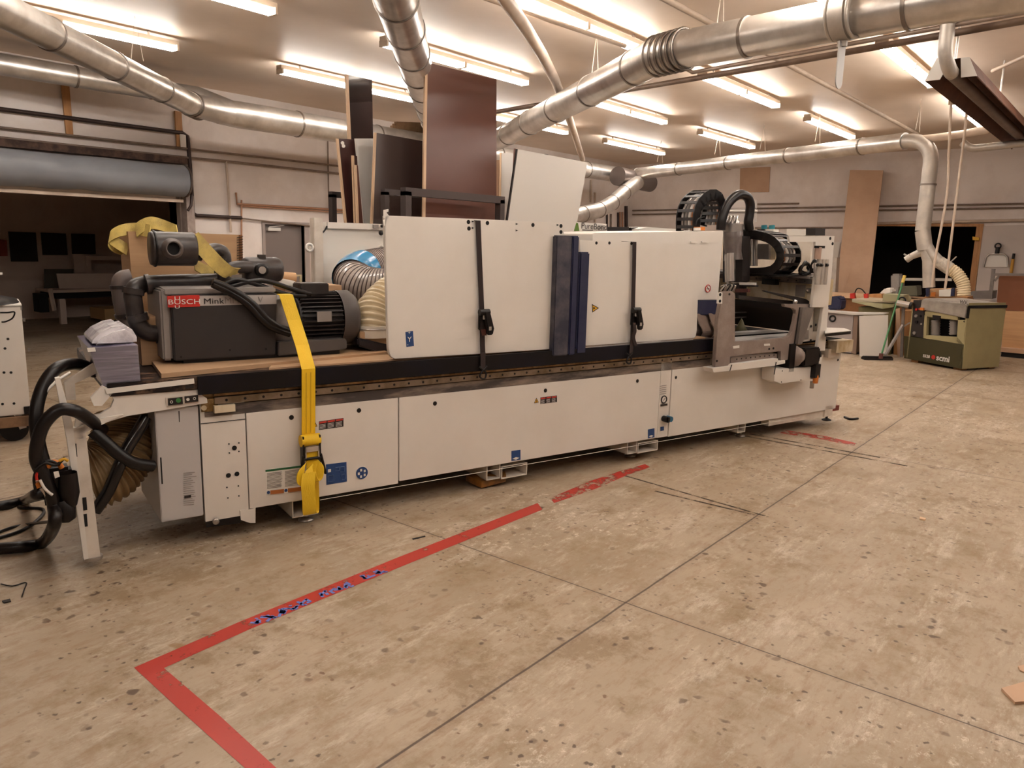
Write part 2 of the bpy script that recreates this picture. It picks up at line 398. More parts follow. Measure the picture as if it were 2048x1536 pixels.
# roller door frame: side jamb, lintel board
g = G().box(RD1, RD1+.22, Y1-.1, Y1+.2, 0, 2.2).box(RD1+.02, RD1+.1, Y1-.25, Y1-.1, 0, 2.2)
struct('trim_2', g, mat('jamb_paint', '#b3a39a', .6, c2='#7a6a62', scale=4, amt=.6))
struct('trim_3', G().box(RD0, RD1, Y1+.02, Y1+.16, RDZ, RDZ+.1), mat('lintel_board', '#86694c', .7, c2='#5d4432', scale=5, amt=.7, stretch=(.5,1,4)))
# ledge slot above the roller
struct('trim_4', G().box(RD0, RD1+.1, Y1-.2, Y1, 2.63, 2.72), mat('dark_ledge', '#38261f', .8, c2='#6b5042', scale=9, amt=.6))  # dark brown strip with lighter brown mottling
# grey steel door with frame
dr = Thing('door_1', None, None, ROOM, (D0, Y1, 0), kind='structure')
dr.part('door_leaf', G().box(D0+.01, D1-.01, Y1+.06, Y1+.1, 0, DZ-.01), mat('grey_door_paint', '#7c706b', .5))
dr.part('door_frame', G().box(D0-.05, D0, Y1-.02, Y1+.12, 0, DZ+.05).box(D1, D1+.1, Y1-.02, Y1+.12, 0, DZ+.05).box(D0, D1, Y1-.02, Y1+.12, DZ, DZ+.05), mat('grey_frame_paint', '#a4968f', .5))
dr.part('door_closer', G().box(D0+.07, D0+.3, Y1, Y1+.06, DZ-.1, DZ-.05).bar((D0+.1, Y1+.02, DZ-.04), (D0+.38, Y1+.02, DZ-.01), .015, .012), M_labw)
dr.part('notice', G().box(D0+.42, D0+.72, Y1+.045, Y1+.06, 1.0, 1.03).box(D0+.42, D0+.45, Y1+.045, Y1+.06, .55, 1.0).box(D0+.68, D0+.72, Y1+.045, Y1+.06, .6, 1.0), mat('cream_tape', '#cbb994', .6))

# ---------------------------------------------------------------- fluorescent ceiling lights
def make_light(label):
    F = Matrix.Identity(4)
    t = Thing('ceiling_light', label, 'ceiling light', F, (0,0,0), 'fluorescent ceiling lights')
    t.part('housing', G().box(-1.2, 1.2, -.05, .05, .0, .05), M_lampbody, bevel=.004)
    for x in (-.6, .6):
        for y in (-.042, .042):
            tb = t.part('tube', G().cyl((x-.565, y, -.028), (x+.565, y, -.028), .019, n=10), M_tube)
    for x in (-1.18, -.01, .01, 1.18):
        t.part('socket', G().box(x-.012, x+.012, -.062, .062, -.05, .01), M_lampbody)
    t.part('hanger', G().box(-.9, -.88, -.01, .01, .045, .1).box(.88, .9, -.01, .01, .045, .1), M_steel)
    return t.e
ROWS = [(8.46, 3.38), (6.36, 3.18), (4.31, 2.62), (2.24, 2.2), (.2, 1.9), (-1.9, 1.7)]
SEEN = {(0,0): 'fluorescent strip nearest the roller door, behind the upper left duct', (0,1): 'fluorescent strip behind the tall thin dark board', (0,2): 'fluorescent strip just right of the tall brown board', (0,3): 'farthest fluorescent strip of the row along the roller door wall',
        (1,0): 'fluorescent strip cut off by the top edge, left of the middle duct', (1,1): 'fluorescent strip right above the tall brown board', (1,2): 'fluorescent strip just below the long diagonal duct', (1,3): 'fluorescent strip above the far wall duct, left of centre of that duct',
        (2,1): 'big fluorescent strip upper centre, left of the diagonal duct', (2,2): 'fluorescent strip below the main duct, crossed by a ceiling pipe end', (2,3): 'fluorescent strip above the tan leaning panel by the far wall',
        (3,1): 'fluorescent strip almost wholly hidden behind the main duct at the top', (3,2): 'bright fluorescent strip left of the rusty heater hood', (3,3): 'fluorescent strip behind the rusty heater hood near the hose drops'}
first = None
for i, (y, xc) in enumerate(ROWS):
    for j in range(-1, 4):
        if i < 4 and j < 0: continue
        if i > 3 and j > 2 or i == 5 and j < 1: continue
        lab = SEEN.get((i, j), 'fluorescent strip outside the picture, %s row, %s of its row' % (('', '', '', '', 'nearer', 'farther')[i], ('rearmost', 'second', 'third', 'foremost')[j+1]) if i > 3 else 'fluorescent strip above the camera outside the picture, %s row' % ('second', 'third', 'fourth', 'fifth')[i])
        M = Matrix.Translation((xc+3.68*j, y, 3.65))
        if first is None: first = make_light(lab); first.matrix_world = M
        else: dup(first, M, lab)

# ---------------------------------------------------------------- ductwork
def duct(name, label, pts, r, rings=1.2, mt=None, cat='duct', group='dust extraction ducts', rfirst=.6, hang=False):
    mt = mt or M_galv
    pts = [Vector(p) for p in pts]
    rr = r if isinstance(r, (list, tuple)) else [r]*len(pts)
    t = Thing(name, label, cat, ROOM, pts[0], group)
    t.part('duct_tube', G().tube(pts, list(rr), 28), mt)
    for i in range(len(pts)-1):
        a, b = pts[i], pts[i+1]; L = (b-a).length; d = (b-a)/L
        if L < .5: continue
        x = rfirst
        while x < L-.1:
            rad = rr[i]+(rr[i+1]-rr[i])*x/L
            t.part('collar', G().tube([a+d*(x-.012), a+d*(x+.012)], rad+.009, 28), M_ringm)
            if hang and int(x*10) % 2 == 0:
                pass
            x += rings
    return t
def elbow(a, c, b, k=7):
    a, c, b = Vector(a), Vector(c), Vector(b)
    return [a*(1-t)**2 + c*2*t*(1-t) + b*t*t for t in [i/k for i in range(k+1)]]
def flex(t, a, b, r, n=5):
    a = Vector(a); b = Vector(b); g = G()
    for i in range(n):
        p = a.lerp(b, i/(n-1)); d = (b-a).normalized()
        g.ring(p, d, r+.004, .012, 28, 6)
    t.part('crimp_rings', g, M_ringm)
Z = 3.2
def rp(px, py, z=Z): return pt(ROOM, px, py, 2, z)
A1, A2 = rp(-60, -12), rp(385, 210)
yC = 9.42
tA = duct('extraction_duct', 'round galvanised duct coming down from the upper left corner', [A1, A2, Vector((5.75, yC, Z))], [.125,.135,.16], rings=1.15, rfirst=1.0)
flex(tA, A2.lerp(A1, .02), A2.lerp(A1, -.05), .135)
yC = 9.42
tC = duct('extraction_duct', 'thick galvanised trunk duct running along the roller door wall', [(5.6, yC, Z), (5.9, yC, Z), (15.6, yC, Z)], [.15,.17,.165], rings=1.45, rfirst=.9)
Bp = [pt(ROOM, 0, 128, 1, 10.2), pt(ROOM, 200, 162, 1, 10.1), pt(ROOM, 395, 192, 1, 10.0)]
tB = duct('extraction_duct', 'slim galvanised duct passing behind the upper left duct', [Bp[0]-(Bp[1]-Bp[0]), Bp[1], Bp[2], Vector((6.3, 9.6, Z))], .12, rings=1.2)
E0, E1 = rp(793, 0, 3.41), rp(856, 215, 3.41)
dE = (E1-E0).normalized()
tE = duct('extraction_duct', 'large shiny duct rising to the top edge beside the tall brown board', [E0-dE*3.0, E1, E1+dE*((yC-E1.y)/dE.y)], .166, rings=.85, rfirst=.4)
F2, F3, F5 = rp(1318, 110), rp(1370, 98), rp(1900, -2)
F0 = rp(1000, 277); dF = (F0-F2).normalized()
F5b = F5 + (F5-rp(1700, 28))*3
tF = duct('extraction_duct', 'main galvanised duct crossing the upper right with a blast gate', [F0+dF*1.6, F0, F2-(-dF)*.0, F3, F5, F5b], [.15,.15,.15,.142,.138,.138], rings=1.15, rfirst=.55)
flex(tF, F2-(F2-F0).normalized()*.05, F3, .152, 6)
# blast gate on the main duct
gp = rp(1690, 30); gd = (F5-F3).normalized()
tF.part('blast_gate', G().tube([gp-gd*.05, gp+gd*.05], .165, 28).ring(gp-gd*.07, gd, .15, .012).ring(gp+gd*.07, gd, .15, .012).bar(gp+Vector((0,0,.16)), gp-Vector((0,0,.2)), .03, .06), M_galvd)
tF.part('gate_blade', G().bar(gp-Vector((0,0,.17)), gp-Vector((0,0,.42)), .1, .008, up=gd).cyl(gp-Vector((0,0,.42))-gd*.004, gp-Vector((0,0,.42))+gd*.004, .05), mat('grey_blade', '#a9a49f', .45, metal=.4))
# far wall duct, elbow and drop
G0, G4 = Vector((15.55, 9.35, Z)), Vector((12.35, 2.85, Z))
drop = pt(ROOM, 1861, 330, 2, 2.9); dx, dy = 12.2, 2.47
tG = duct('extraction_duct', 'long duct strung along in front of the far wall', [G0, G4], [.125, .12], rings=1.5, rfirst=.5)
tH = duct('extraction_duct', 'vertical duct dropping to a wye above the planer', elbow(G4, (12.2, 2.48, Z), (12.2, 2.46, Z-.32)) + [Vector((12.2, 2.46, 1.75+.2))], .098, rings=.9, mt=M_galvd, rfirst=.3)
yb = Vector((12.2, 2.46, 1.95))
def P12(px, py): return pt(ROOM, px, py, 0, 12.2)
tH.part('wye', G().tube([yb, P12(1850, 500)], [.1,.1], 24).tube([P12(1850,490), P12(1842,505), P12(1822,513)], [.085,.06,.045], 20).tube([P12(1850,490), P12(1862,508), P12(1880,525), P12(1898,537)], [.09,.08,.075,.075], 20), M_galvd)
tH.part('capped_outlet', G().tube([P12(1822,513), P12(1812,520)], .048, 18).bar(P12(1808,508), P12(1818,514), .02,.02), M_galvd)
tH.part('lower_drop', G().tube([P12(1850,495), P12(1857,520), P12(1858,575)], [.085,.08,.08], 20), M_galvd)
g = G(); hp = smooth_path([P12(1898,537), P12(1914,548), P12(1926,568), P12(1928,592)], 10)
g.tube(resample(hp, .012), .078, 18)
tH.part('tan_flex_hose', G().tube([p for p in resample(hp, .008)], [.078 + .008*((i//2) % 2) for i in range(len(resample(hp, .008)))], 18), M_cream, label='ribbed tan hose bending down to the planer')
tH.part('gate_lever', G().bar(P12(1899,526), P12(1913,513), .015, .015), M_galvd)
tH.part('taped_joint', G().tube([P12(1878,524), P12(1900,538)], .086, 20), mat('duct_tape', '#c6bcae', .5, c2='#9b9084', scale=30, amt=.7, bump=.5, bscale=40))
# right thin branch along the ceiling
tI = duct('extraction_duct', 'thin branch duct bending up beyond the hose drops', [Vector((12.3, 2.75, Z))]+elbow(P12(1880,275), P12(1900,272), P12(1930,268))+[P12(1960,262)]+elbow(P12(1965,262), P12(1992,258), P12(1990,238)), .055, rings=.8, mt=M_pipew)
tJ = duct('extraction_duct', 'short taped duct at the right edge below the heater', elbow(P12(1925,285), P12(1940,300), P12(1958,296))+[P12(2030,288), P12(2120,280)], .05, rings=.7, mt=M_galvd)
# end of the trunk: capped stub and drop elbow
tK = duct('extraction_duct', 'capped dark end of the trunk duct in the far corner', [pt(ROOM,1235,352,1,9.0), pt(ROOM,1300,367,1,9.0)], [.2,.19], rings=9, mt=mat('dark_duct', '#6a5f5a', .4, metal=.6))
Kp = [pt(ROOM,1275,365,1,8.8), pt(ROOM,1248,385,1,8.7), pt(ROOM,1225,405,1,8.6), pt(ROOM,1198,420,1,8.5), pt(ROOM,1165,428,1,8.4), pt(ROOM,1120,440,1,8.3)]
tL = duct('extraction_duct', 'segmented elbow duct curving down behind the white leaning sheet', smooth_path(Kp, 3), .15, rings=9)
gg = G()
for i, p in enumerate(smooth_path(Kp, 1)[:-1]):
    n_ = smooth_path(Kp, 1)[i+1]-p
    gg.ring(p, n_, .152, .01)
tL.part('crimp_rings', gg, M_ringm)
# hanging wires
g = G()
for px, py0, py1, yy in ((1236,325,350,None),):
    pass
def wire(px, py, label, dz=.12, spread=.12):
    p = rp(px, py, Z+dz)
    g = G().tube([p+Vector((-spread,0,0)), Vector((p.x, p.y, TOP)), p+Vector((spread,0,0))], .004, 5, False, False)
    solo('hanging_wire', g, M_pipew, label, 'wire', group='wires holding the ducts')
for px, py, lb in ((1320,325,'V-shaped wire at the left end of the far duct'),(1435,310,'V-shaped wire holding the far duct left of its middle'),(1525,300,'V-shaped wire holding the far duct near its middle'),(1635,285,'V-shaped wire holding the far duct right of its middle'),(1835,262,'V-shaped wire holding the far duct beside its elbow')):
    wire(px, py, lb)
for px, py, lb in ((275,120,'cobwebbed wire above the upper left duct'),(1440,55,'looped wire above the main duct left of the blast gate'),(1190,150,'wire holding the diagonal duct halfway')):
    wire(px, py, lb, .14, .06)

# ---------------------------------------------------------------- pipes on walls and ceiling
def run(name, label, pts, r, mt, cat='pipe', group='pipes on the walls and ceiling', k=0):
    pts = smooth_path(pts, k) if k else pts
    return solo(name, G().tube(pts, r, 10), mt, label, cat, group=group)
yw = Y1-.05
def wl(px, py, d=.05): return pt(ROOM, px, py, 1, Y1-d)
def wb(px, py, d=.05): return pt(ROOM, px, py, 0, X1-d)
z_ = wl(100, 222).z
run('wall_pipe', 'dark iron pipe stepping down past the roller door corner', [Vector((-1, yw, 3.08)), wl(365,266), wl(375,272), wl(380,330), wl(386,425), wl(393,431), wl(483,436)], .028, M_black_iron)
run('wall_pipe', 'upper thin conduit along the roller door wall', [Vector((-1, yw, 2.86)), Vector((12, yw, 2.86))], .016, M_pipe)
run('wall_pipe', 'lower thin conduit along the roller door wall', [Vector((-1, yw, 2.75)), wl(380,316), wl(448,322), Vector((12, yw, 2.72))], .018, M_pipe)
run('wall_pipe', 'vertical pale conduit left of the grey door', [wl(452,322), wl(458,400), wl(462,465)], .018, M_pipew)
run('wall_pipe', 'copper line starting beside the dark pipe end', [wl(472,385), wl(474,408), Vector((8.3, yw, 2.13)), Vector((12, yw, 2.13))], .018, M_copper)
run('wall_pipe', 'thin second copper line below the first', [wl(480,412), Vector((12, yw, 2.07))], .01, M_copper)
run('wall_pipe', 'short copper riser left of the grey door', [wl(483,400), wl(483,470)], .014, M_copper)
run('wall_pipe', 'thin pipe dropping beside the board rack', [wl(655,235), wl(657,380), wl(659,440)], .012, M_pipe)
run('wall_pipe', 'thin line above the grey door', [wl(485,437), wl(622,452)], .012, M_pipe)
for k_, (a, b, dz) in enumerate((((1500,408),(2060,403),0),((1265,421),(2060,407),.0),((1265,429),(2060,415),.0))):
    A_, B_ = wb(*a), wb(*b); zz = (A_.z+B_.z)/2
    lab = ['topmost short conduit across the far wall', 'middle conduit across the far wall behind the tan panel', 'lowest of the paired conduits across the far wall'][k_]
    run('wall_pipe', lab, [A_ if k_ else wb(1515,408), wb(1598,407) if k_ == 0 else B_], .018, M_pipe)
run('wall_pipe', 'pale conduit above the dark doorway', [wb(1510,456), wb(1685,455)], .018, M_pipe)
run('wall_pipe', 'flat pale pipe over the doorway header', [wb(1752,447), wb(2060,440)], .03, M_pipew)
run('ceiling_pipe', 'long straight pale pipe across the ceiling to the far duct', [rp(1250,-45,3.62), rp(1835,268,3.62)], .028, M_pipew)
run('ceiling_pipe', 'pale pipe ending among the lights at top centre', [rp(925,-20,3.55), rp(1250,92,3.55)], .022, M_pipew)
run('ceiling_pipe', 'thin jointed duct descending behind the diagonal duct', [rp(985,-40,3.45), rp(1110,160,3.45), rp(1165,318,3.3)], .055, M_pipew, k=4)
run('ceiling_pipe', 'brown pipe under the main duct from board stack to right edge', [rp(985,225,3.5), rp(1550,130,3.5), rp(2100,32,3.5)], .03, M_pipe)
run('ceiling_pipe', 'dark thin line just above the brown ceiling pipe', [rp(1340,120,3.6), rp(1385,145,3.5), rp(1440,135,3.5), rp(2100,15,3.5)], .02, M_pipe)
run('ceiling_pipe', 'thin pale pipe at the right edge behind the heater', [pt(ROOM,1985,142,2,3.6), pt(ROOM,2100,90,2,3.6)], .02, M_pipew)
for (a, b, lab) in (((1897,178),(1885,640),'left of the two thin hose drops from the ceiling'),((1940,195),(1893,640),'right of the two thin hose drops from the ceiling')):
    X_ = 11.9
    p0, p1 = pt(ROOM, *a, 0, X_), pt(ROOM, *b, 0, X_)
    tp = pt(ROOM, a[0]+40, a[1]-25, 0, X_)
    if a[0] < 1920: pts = smooth_path([pt(ROOM,1950,110,0,X_), pt(ROOM,1925,178,0,X_), pt(ROOM,1908,192,0,X_), pt(ROOM,1902,215,0,X_), pt(ROOM,1898,300,0,X_), pt(ROOM,1893,395,0,X_), pt(ROOM,1870,520,0,X_), pt(ROOM,1864,575,0,X_)], 6)
    else: pts = smooth_path([pt(ROOM,1960,120,0,X_), pt(ROOM,1946,190,0,X_), pt(ROOM,1935,205,0,X_), pt(ROOM,1930,260,0,X_), pt(ROOM,1914,385,0,X_), pt(ROOM,1895,540,0,X_), pt(ROOM,1890,578,0,X_)], 6)
    solo('air_hose', G().tube(pts, .016, 8), M_pipew, lab, 'hose', group='thin hoses hanging from the ceiling')
# overhead shed: rusty heater hood
h0, h1 = rp(1902, 150, 3.15), rp(2085, 318, 3.15)
hd = (h1-h0).normalized(); hn = Vector((-hd.y, hd.x, 0)); HF = Matrix.Translation(h0) @ Matrix(((hd.x, hn.x, 0, 0), (hd.y, hn.y, 0, 0), (0, 0, 1, 0), (0, 0, 0, 1)))
M_rust = mat('rusty_reflector', '#6a4433', .6, metal=.2, c2='#4a2b1e', scale=3, amt=.7)
ht = Thing('radiant_heater', 'long rusty trough heater hanging from the ceiling at upper right', 'heater', HF, (0,0,0))
hw = .2
pr = [(-hw,-.02),(-hw*.72,.12),(-hw*.25,.12),(-hw*.2,.02),(-.0,.14),(hw*.2,.02),(hw*.6,.13),(hw,-.02)]
prof = [(-hw, -.03), (-hw*.62, .13), (hw*.62, .13), (hw, -.03)]
g = G(); n = len(prof)
vs = [Vector((x, a, b)) for x in (0, 5.5) for a, b in prof] + [Vector((x, a*.97, b-.006)) for x in (0, 5.5) for a, b in prof]
g.add(vs, [(i, i+1, n+i+1, n+i) for i in range(n-1)]+[(2*n+i, 3*n+i, 3*n+i+1, 2*n+i+1) for i in range(n-1)]+[(0,2*n,3*n,n),(n-1,2*n-1,4*n-1,3*n-1)])
ht.part('reflector', g, M_rust)
ht.part('end_plate', G().slab([(0,-hw,-.03),(0,-hw*.62,.13),(0,-.06,.13),(0,-.08,-.03)], (-.01,0,0)), M_labw)
ht.part('end_plate', G().slab([(0,hw,-.03),(0,hw*.62,.15),(0,.0,.15),(0,.08,-.03)], (-.01,0,0)), M_labw)
ht.part('burner_tube', G().tube([(-.02,0,.02),(5.4,0,.02)], .055, 20), mat('burnt_tube', '#75655a', .45, metal=.5, c2='#5a483e', scale=3, amt=.6))
ht.part('flue_elbow', G().tube(smooth_path([(.02,0,.02),(-.12,0,.04),(-.22,.02,.14),(-.24,.02,.3),(-.24,.02,TOP-3.15)], 5), .057, 20).ring((-.24,.02,.36),(0,0,1),.058,.008), M_galvd)
for x_ in (.1, 2.6): ht.part('chain', G().tube([(x_,0,.13),(x_,0,TOP-3.15)], .01, 6), M_steel)

# ---------------------------------------------------------------- roller shutter box and things on the left wall
g = G(); rc = Vector((0, Y1-.33, 2.38)); n = 40; vs = []
xs = [RD0-.1 + (5.72-RD0+.1)*i/60 for i in range(61)]
for x in xs:
    for k in range(n):
        a = 2*math.pi*k/n
        r_ = .215 + .012*noise.noise(Vector((x*1.2, math.cos(a)*1.5, math.sin(a)*1.5)))
        d = abs(x-4.35); r_ -= .025*math.exp(-(d/.12)**2)*max(0, math.cos(a-3.9)); d = abs(x-3.75); r_ -= .03*math.exp(-(d/.15)**2)*max(0, math.cos(a-3.6))
        vs.append((x, rc.y+r_*math.cos(a), rc.z+r_*math.sin(a)))
g.add(vs, [(i*n+k, (i+1)*n+k, (i+1)*n+(k+1) % n, i*n+(k+1) % n) for i in range(60) for k in range(n)], True)
g.add(vs[-n:], [list(range(n))])
rt = Thing('roller_shutter', 'dented grey-blue rolled shutter above the dark wide opening', 'roller shutter', ROOM, (2.8, Y1-.33, 2.13))
rt.part('rolled_curtain', g, mat('blue_grey_shutter', '#8d9096', .42, c2='#7c7d83', scale=1.2, amt=.6))
rt.part('end_bracket', G().cyl((5.725, rc.y, rc.z), (5.75, rc.y, rc.z), .222, n=32), mat('bracket_dark', '#54463f', .6))
rt.part('bottom_bar', G().box(RD0, 5.72, Y1-.32, Y1-.26, 2.09, 2.13), M_pipew)
rt.part('chain_hook', G().tube([(RD1+.05, Y1-.35, 2.2), (RD1+.02, Y1-.37, 2.05), (RD1-.03, Y1-.37, 1.98)], .02, 8), M_black_iron)
solo('timber_strip', G().slab([wl(120,160,.02), wl(136,161,.02), wl(145,270,.02), wl(131,268,.02)], (0,-.03,0)), M_wood, 'upright pine strip above the shutter on the left', 'timber strip')
solo('timber_strip', G().slab([wl(348,222,.02), wl(361,224,.02), wl(365,295,.02), wl(352,294,.02)], (0,-.03,0)), M_wood, 'upright pine strip beside the dark pipe corner', 'timber strip')
solo('small_sign', G().slab([wl(359,268,.06), wl(371,269,.06), wl(372,295,.06), wl(361,294,.06)], (0,-.01,0)), M_labw, 'tiny white tag on the pine strip by the dark pipe', 'sign')
solo('tan_wall_panel', G().slab([wb(1481,336,.01), wb(1541,334,.01), wb(1538,384,.01), wb(1480,385,.01)], (-.02,0,0)), M_tan, 'square tan board fixed high on the far wall', 'board')
solo('leaning_panel', G().slab([pt(ROOM,1701,340,0,18.1), pt(ROOM,1767,341,0,18.1), pt(ROOM,1731,655,0,17.0), pt(ROOM,1663,662,0,17.0)], (-.03,0,0)), M_tan, 'very tall narrow tan sheet leaning against the far wall', 'board')

# dim storeroom contents
def sr(px, py, y): return pt(ROOM, px, py, 1, y)
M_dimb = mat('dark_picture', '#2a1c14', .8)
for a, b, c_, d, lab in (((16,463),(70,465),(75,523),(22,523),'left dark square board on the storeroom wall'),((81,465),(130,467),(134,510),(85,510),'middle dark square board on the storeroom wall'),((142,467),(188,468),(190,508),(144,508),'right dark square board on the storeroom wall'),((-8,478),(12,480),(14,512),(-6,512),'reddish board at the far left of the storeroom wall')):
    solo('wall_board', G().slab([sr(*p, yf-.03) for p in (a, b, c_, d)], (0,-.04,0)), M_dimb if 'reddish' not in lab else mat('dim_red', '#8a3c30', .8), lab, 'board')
yy = 15.4
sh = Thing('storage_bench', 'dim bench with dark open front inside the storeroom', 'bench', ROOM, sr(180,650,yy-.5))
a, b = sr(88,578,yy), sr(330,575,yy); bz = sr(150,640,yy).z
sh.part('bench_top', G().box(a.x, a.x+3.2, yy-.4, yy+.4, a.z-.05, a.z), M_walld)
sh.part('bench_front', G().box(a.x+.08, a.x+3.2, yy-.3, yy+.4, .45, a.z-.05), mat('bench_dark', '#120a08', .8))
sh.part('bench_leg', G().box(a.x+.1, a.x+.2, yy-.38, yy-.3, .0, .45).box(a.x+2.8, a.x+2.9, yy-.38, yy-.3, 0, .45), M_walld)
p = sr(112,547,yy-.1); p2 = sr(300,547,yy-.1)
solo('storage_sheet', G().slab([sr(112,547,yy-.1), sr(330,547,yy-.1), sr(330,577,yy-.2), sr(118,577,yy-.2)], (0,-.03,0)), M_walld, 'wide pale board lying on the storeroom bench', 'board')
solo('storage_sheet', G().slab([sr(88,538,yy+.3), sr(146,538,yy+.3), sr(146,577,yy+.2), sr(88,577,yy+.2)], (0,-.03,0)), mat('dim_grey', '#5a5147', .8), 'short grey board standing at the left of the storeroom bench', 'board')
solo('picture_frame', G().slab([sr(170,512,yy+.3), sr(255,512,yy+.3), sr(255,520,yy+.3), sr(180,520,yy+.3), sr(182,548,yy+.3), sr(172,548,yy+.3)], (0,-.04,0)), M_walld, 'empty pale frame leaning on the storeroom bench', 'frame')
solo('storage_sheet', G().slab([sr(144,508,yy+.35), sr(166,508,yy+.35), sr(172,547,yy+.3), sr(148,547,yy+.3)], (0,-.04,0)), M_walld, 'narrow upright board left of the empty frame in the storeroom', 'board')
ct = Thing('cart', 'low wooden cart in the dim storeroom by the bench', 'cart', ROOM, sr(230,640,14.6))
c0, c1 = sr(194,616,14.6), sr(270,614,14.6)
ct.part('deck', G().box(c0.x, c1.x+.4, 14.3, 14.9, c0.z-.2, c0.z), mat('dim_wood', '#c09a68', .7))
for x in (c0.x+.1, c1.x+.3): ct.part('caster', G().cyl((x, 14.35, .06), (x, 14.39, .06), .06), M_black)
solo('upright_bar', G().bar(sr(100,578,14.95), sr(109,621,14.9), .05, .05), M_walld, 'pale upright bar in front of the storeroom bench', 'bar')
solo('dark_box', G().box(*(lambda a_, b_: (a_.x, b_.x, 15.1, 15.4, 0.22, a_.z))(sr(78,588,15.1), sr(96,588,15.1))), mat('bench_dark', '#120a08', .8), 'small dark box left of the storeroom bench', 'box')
# ================================================================ CNC ROUTER
K = Thing('cnc_router', 'long off-white woodworking router with gantry at its right end, strapped for moving', 'machine', MACH, (2.3, .6, 0))
def pl(pxs, v, th=.006, g=None):
    """photo outline on the plane v, given thickness th away from the camera side"""
    return (g or G()).slab([q(*p, v) for p in pxs], (0, th, 0))
# base body
K.part('base_frame', G().box(-.57, 5.15, .03, 1.25, .2, .79), M_white2, label='off-white base cabinet behind the front doors')
K.part('front_door', G().box(-.337, .571, 0, .028, .158, .702), M_white, label='front door nearest the yellow strap', bevel=.002)
dB = K.part('front_door', G().box(.579, 2.80, 0, .028, .172, .702), M_white, label='long middle front door', bevel=.002)
dC = K.part('front_door', G().box(2.925, 5.165, 0, .028, .165, .702), M_white, label='right front door under the gantry', bevel=.002)
dA = [o for o in bpy.data.objects if o.name == 'front_door'][0]
K.part('end_panel', G().box(5.13, 5.165, .03, 1.25, .165, .70), M_white)
K.part('service_column', G().box(2.805, 2.918, .004, .03, .17, .78), M_white, label='narrow column with gauge between the doors')
K.part('corner_panel', G().box(-.572, -.342, .006, .03, .125, .785), M_white, label='panel with round holes beside the grey enclosure')
K.part('seam', G().box(-.572, -.34, .003, .008, .668, .671), M_hole)
K.part('electrical_enclosure', G().box(-.792, -.582, .0, .6, .165, .772), M_greybox, label='grey electrical enclosure at the left end', bevel=.004)
K.part('slot', G().slab([q(320,915,-.001), q(323,915,-.001), q(326,968,-.001), q(323,968,-.001)], (0,.002,0)), M_hole)
K.part('slot', G().slab([q(357,822,-.001), q(359,822,-.001), q(359.5,844,-.001), q(358,844,-.001)], (0,.002,0)), M_hole)
K.part('connector_plate', pl([(411,1028),(481,1020),(481,1046),(413,1055)], .01, .01), M_black)
K.part('connector', G().lathe(q(431,1042,.005), (0,-1,0), [(0,.0),(0,.018),(.012,.018),(.014,.012),(.016,0)], 16), M_steel)
K.part('bracket_foot', pl([(480,1021),(500,1019),(511,1015),(511,1046),(500,1046),(482,1040)], .0, .03), M_white)
# holes and knobs
def hole(px, py, r, v=-.001, name='hole', m=None, parent=None):
    p = q(px, py, v); return K.part(name, G().cyl(p, p+Vector((0,.003,0)), r, n=16), m or M_hole, parent)
for px, py in ((469,896),(457,951),(474,948)): hole(px, py, .013, .004)
for px, py in ((458,888),(478,886),(459,906),(478,903),(454,975),(477,972),(456,996),(478,992)): hole(px, py, .004, .004)
for px, py in ((583,835),(718,821)): hole(px, py, .014, -.001, 'latch', M_black, dA)
for px, py in ((870,807),(1091,781),(1275,762)): hole(px, py, .014, -.001, 'latch', M_black, dB)
hole(1352,755,.012, -.001, 'latch', M_black, dC); hole(1676,720,.012, -.001, 'latch', M_black, dC)
# upper bands: rail and dirty metal
K.part('dusty_band', G().box(-.55, 3.36, .004, .03, .702, .762), M_band, label='dust-smudged grey metal strip above the doors')
K.part('linear_rail', G().box(-.5, 5.1, -.012, .03, .770, .806), M_rail, label='linear guide rail with a row of bolt holes')
g = G()
for i in range(58):
    u = -.44+i*.098
    if u < 5.0: g.cyl((u, -.013, .788), (u, -.0105, .788), .0075, n=8)
K.part('rail_bolts', g, M_hole, kind='stuff')
K.part('rail_bed', G().box(-.57, 5.13, .02, .06, .76, .83), M_brown_oil)
K.part('rack_strip', G().box(-.5, 5.1, -.004, .02, .812, .824), M_brown_oil)
K.part('grease_fitting', G().box(*(lambda a, b: (a.x, b.x, -.03, .004, b.z, a.z))(q(428,812,-.02), q(470,822,-.02))).cyl(q(408,816,-.02), q(408,816,.0), .014, n=12), M_grime)
K.part('oil_smear', pl([(402,800),(436,796),(436,812),(470,820),(403,824)], .0, .006), M_brown_oil)
# table
K.part('table_deck', G().box(-1.0, 3.4, -.03, 1.4, .86, .925), M_deck, label='dark dirty table top', bevel=.004)
K.part('front_skirt', G().box(-.585, 3.42, -.04, -.025, .833, .93), M_skirt, label='black front skirt of the table')
g = G()
for v0, v1 in ((.23,.37), (.58,.68)):
    g.box(3.42, 5.15, v0, v1, .84, .862)
K.part('table_slats', g, mat('slat_top', '#e6e0da', .3), label='white table slats under the gantry')
K.part('slat_bed', G().box(3.4, 5.15, 0, 1.4, .79, .838), mat('slat_bed_black', '#0d0807', .9, spec=.05))
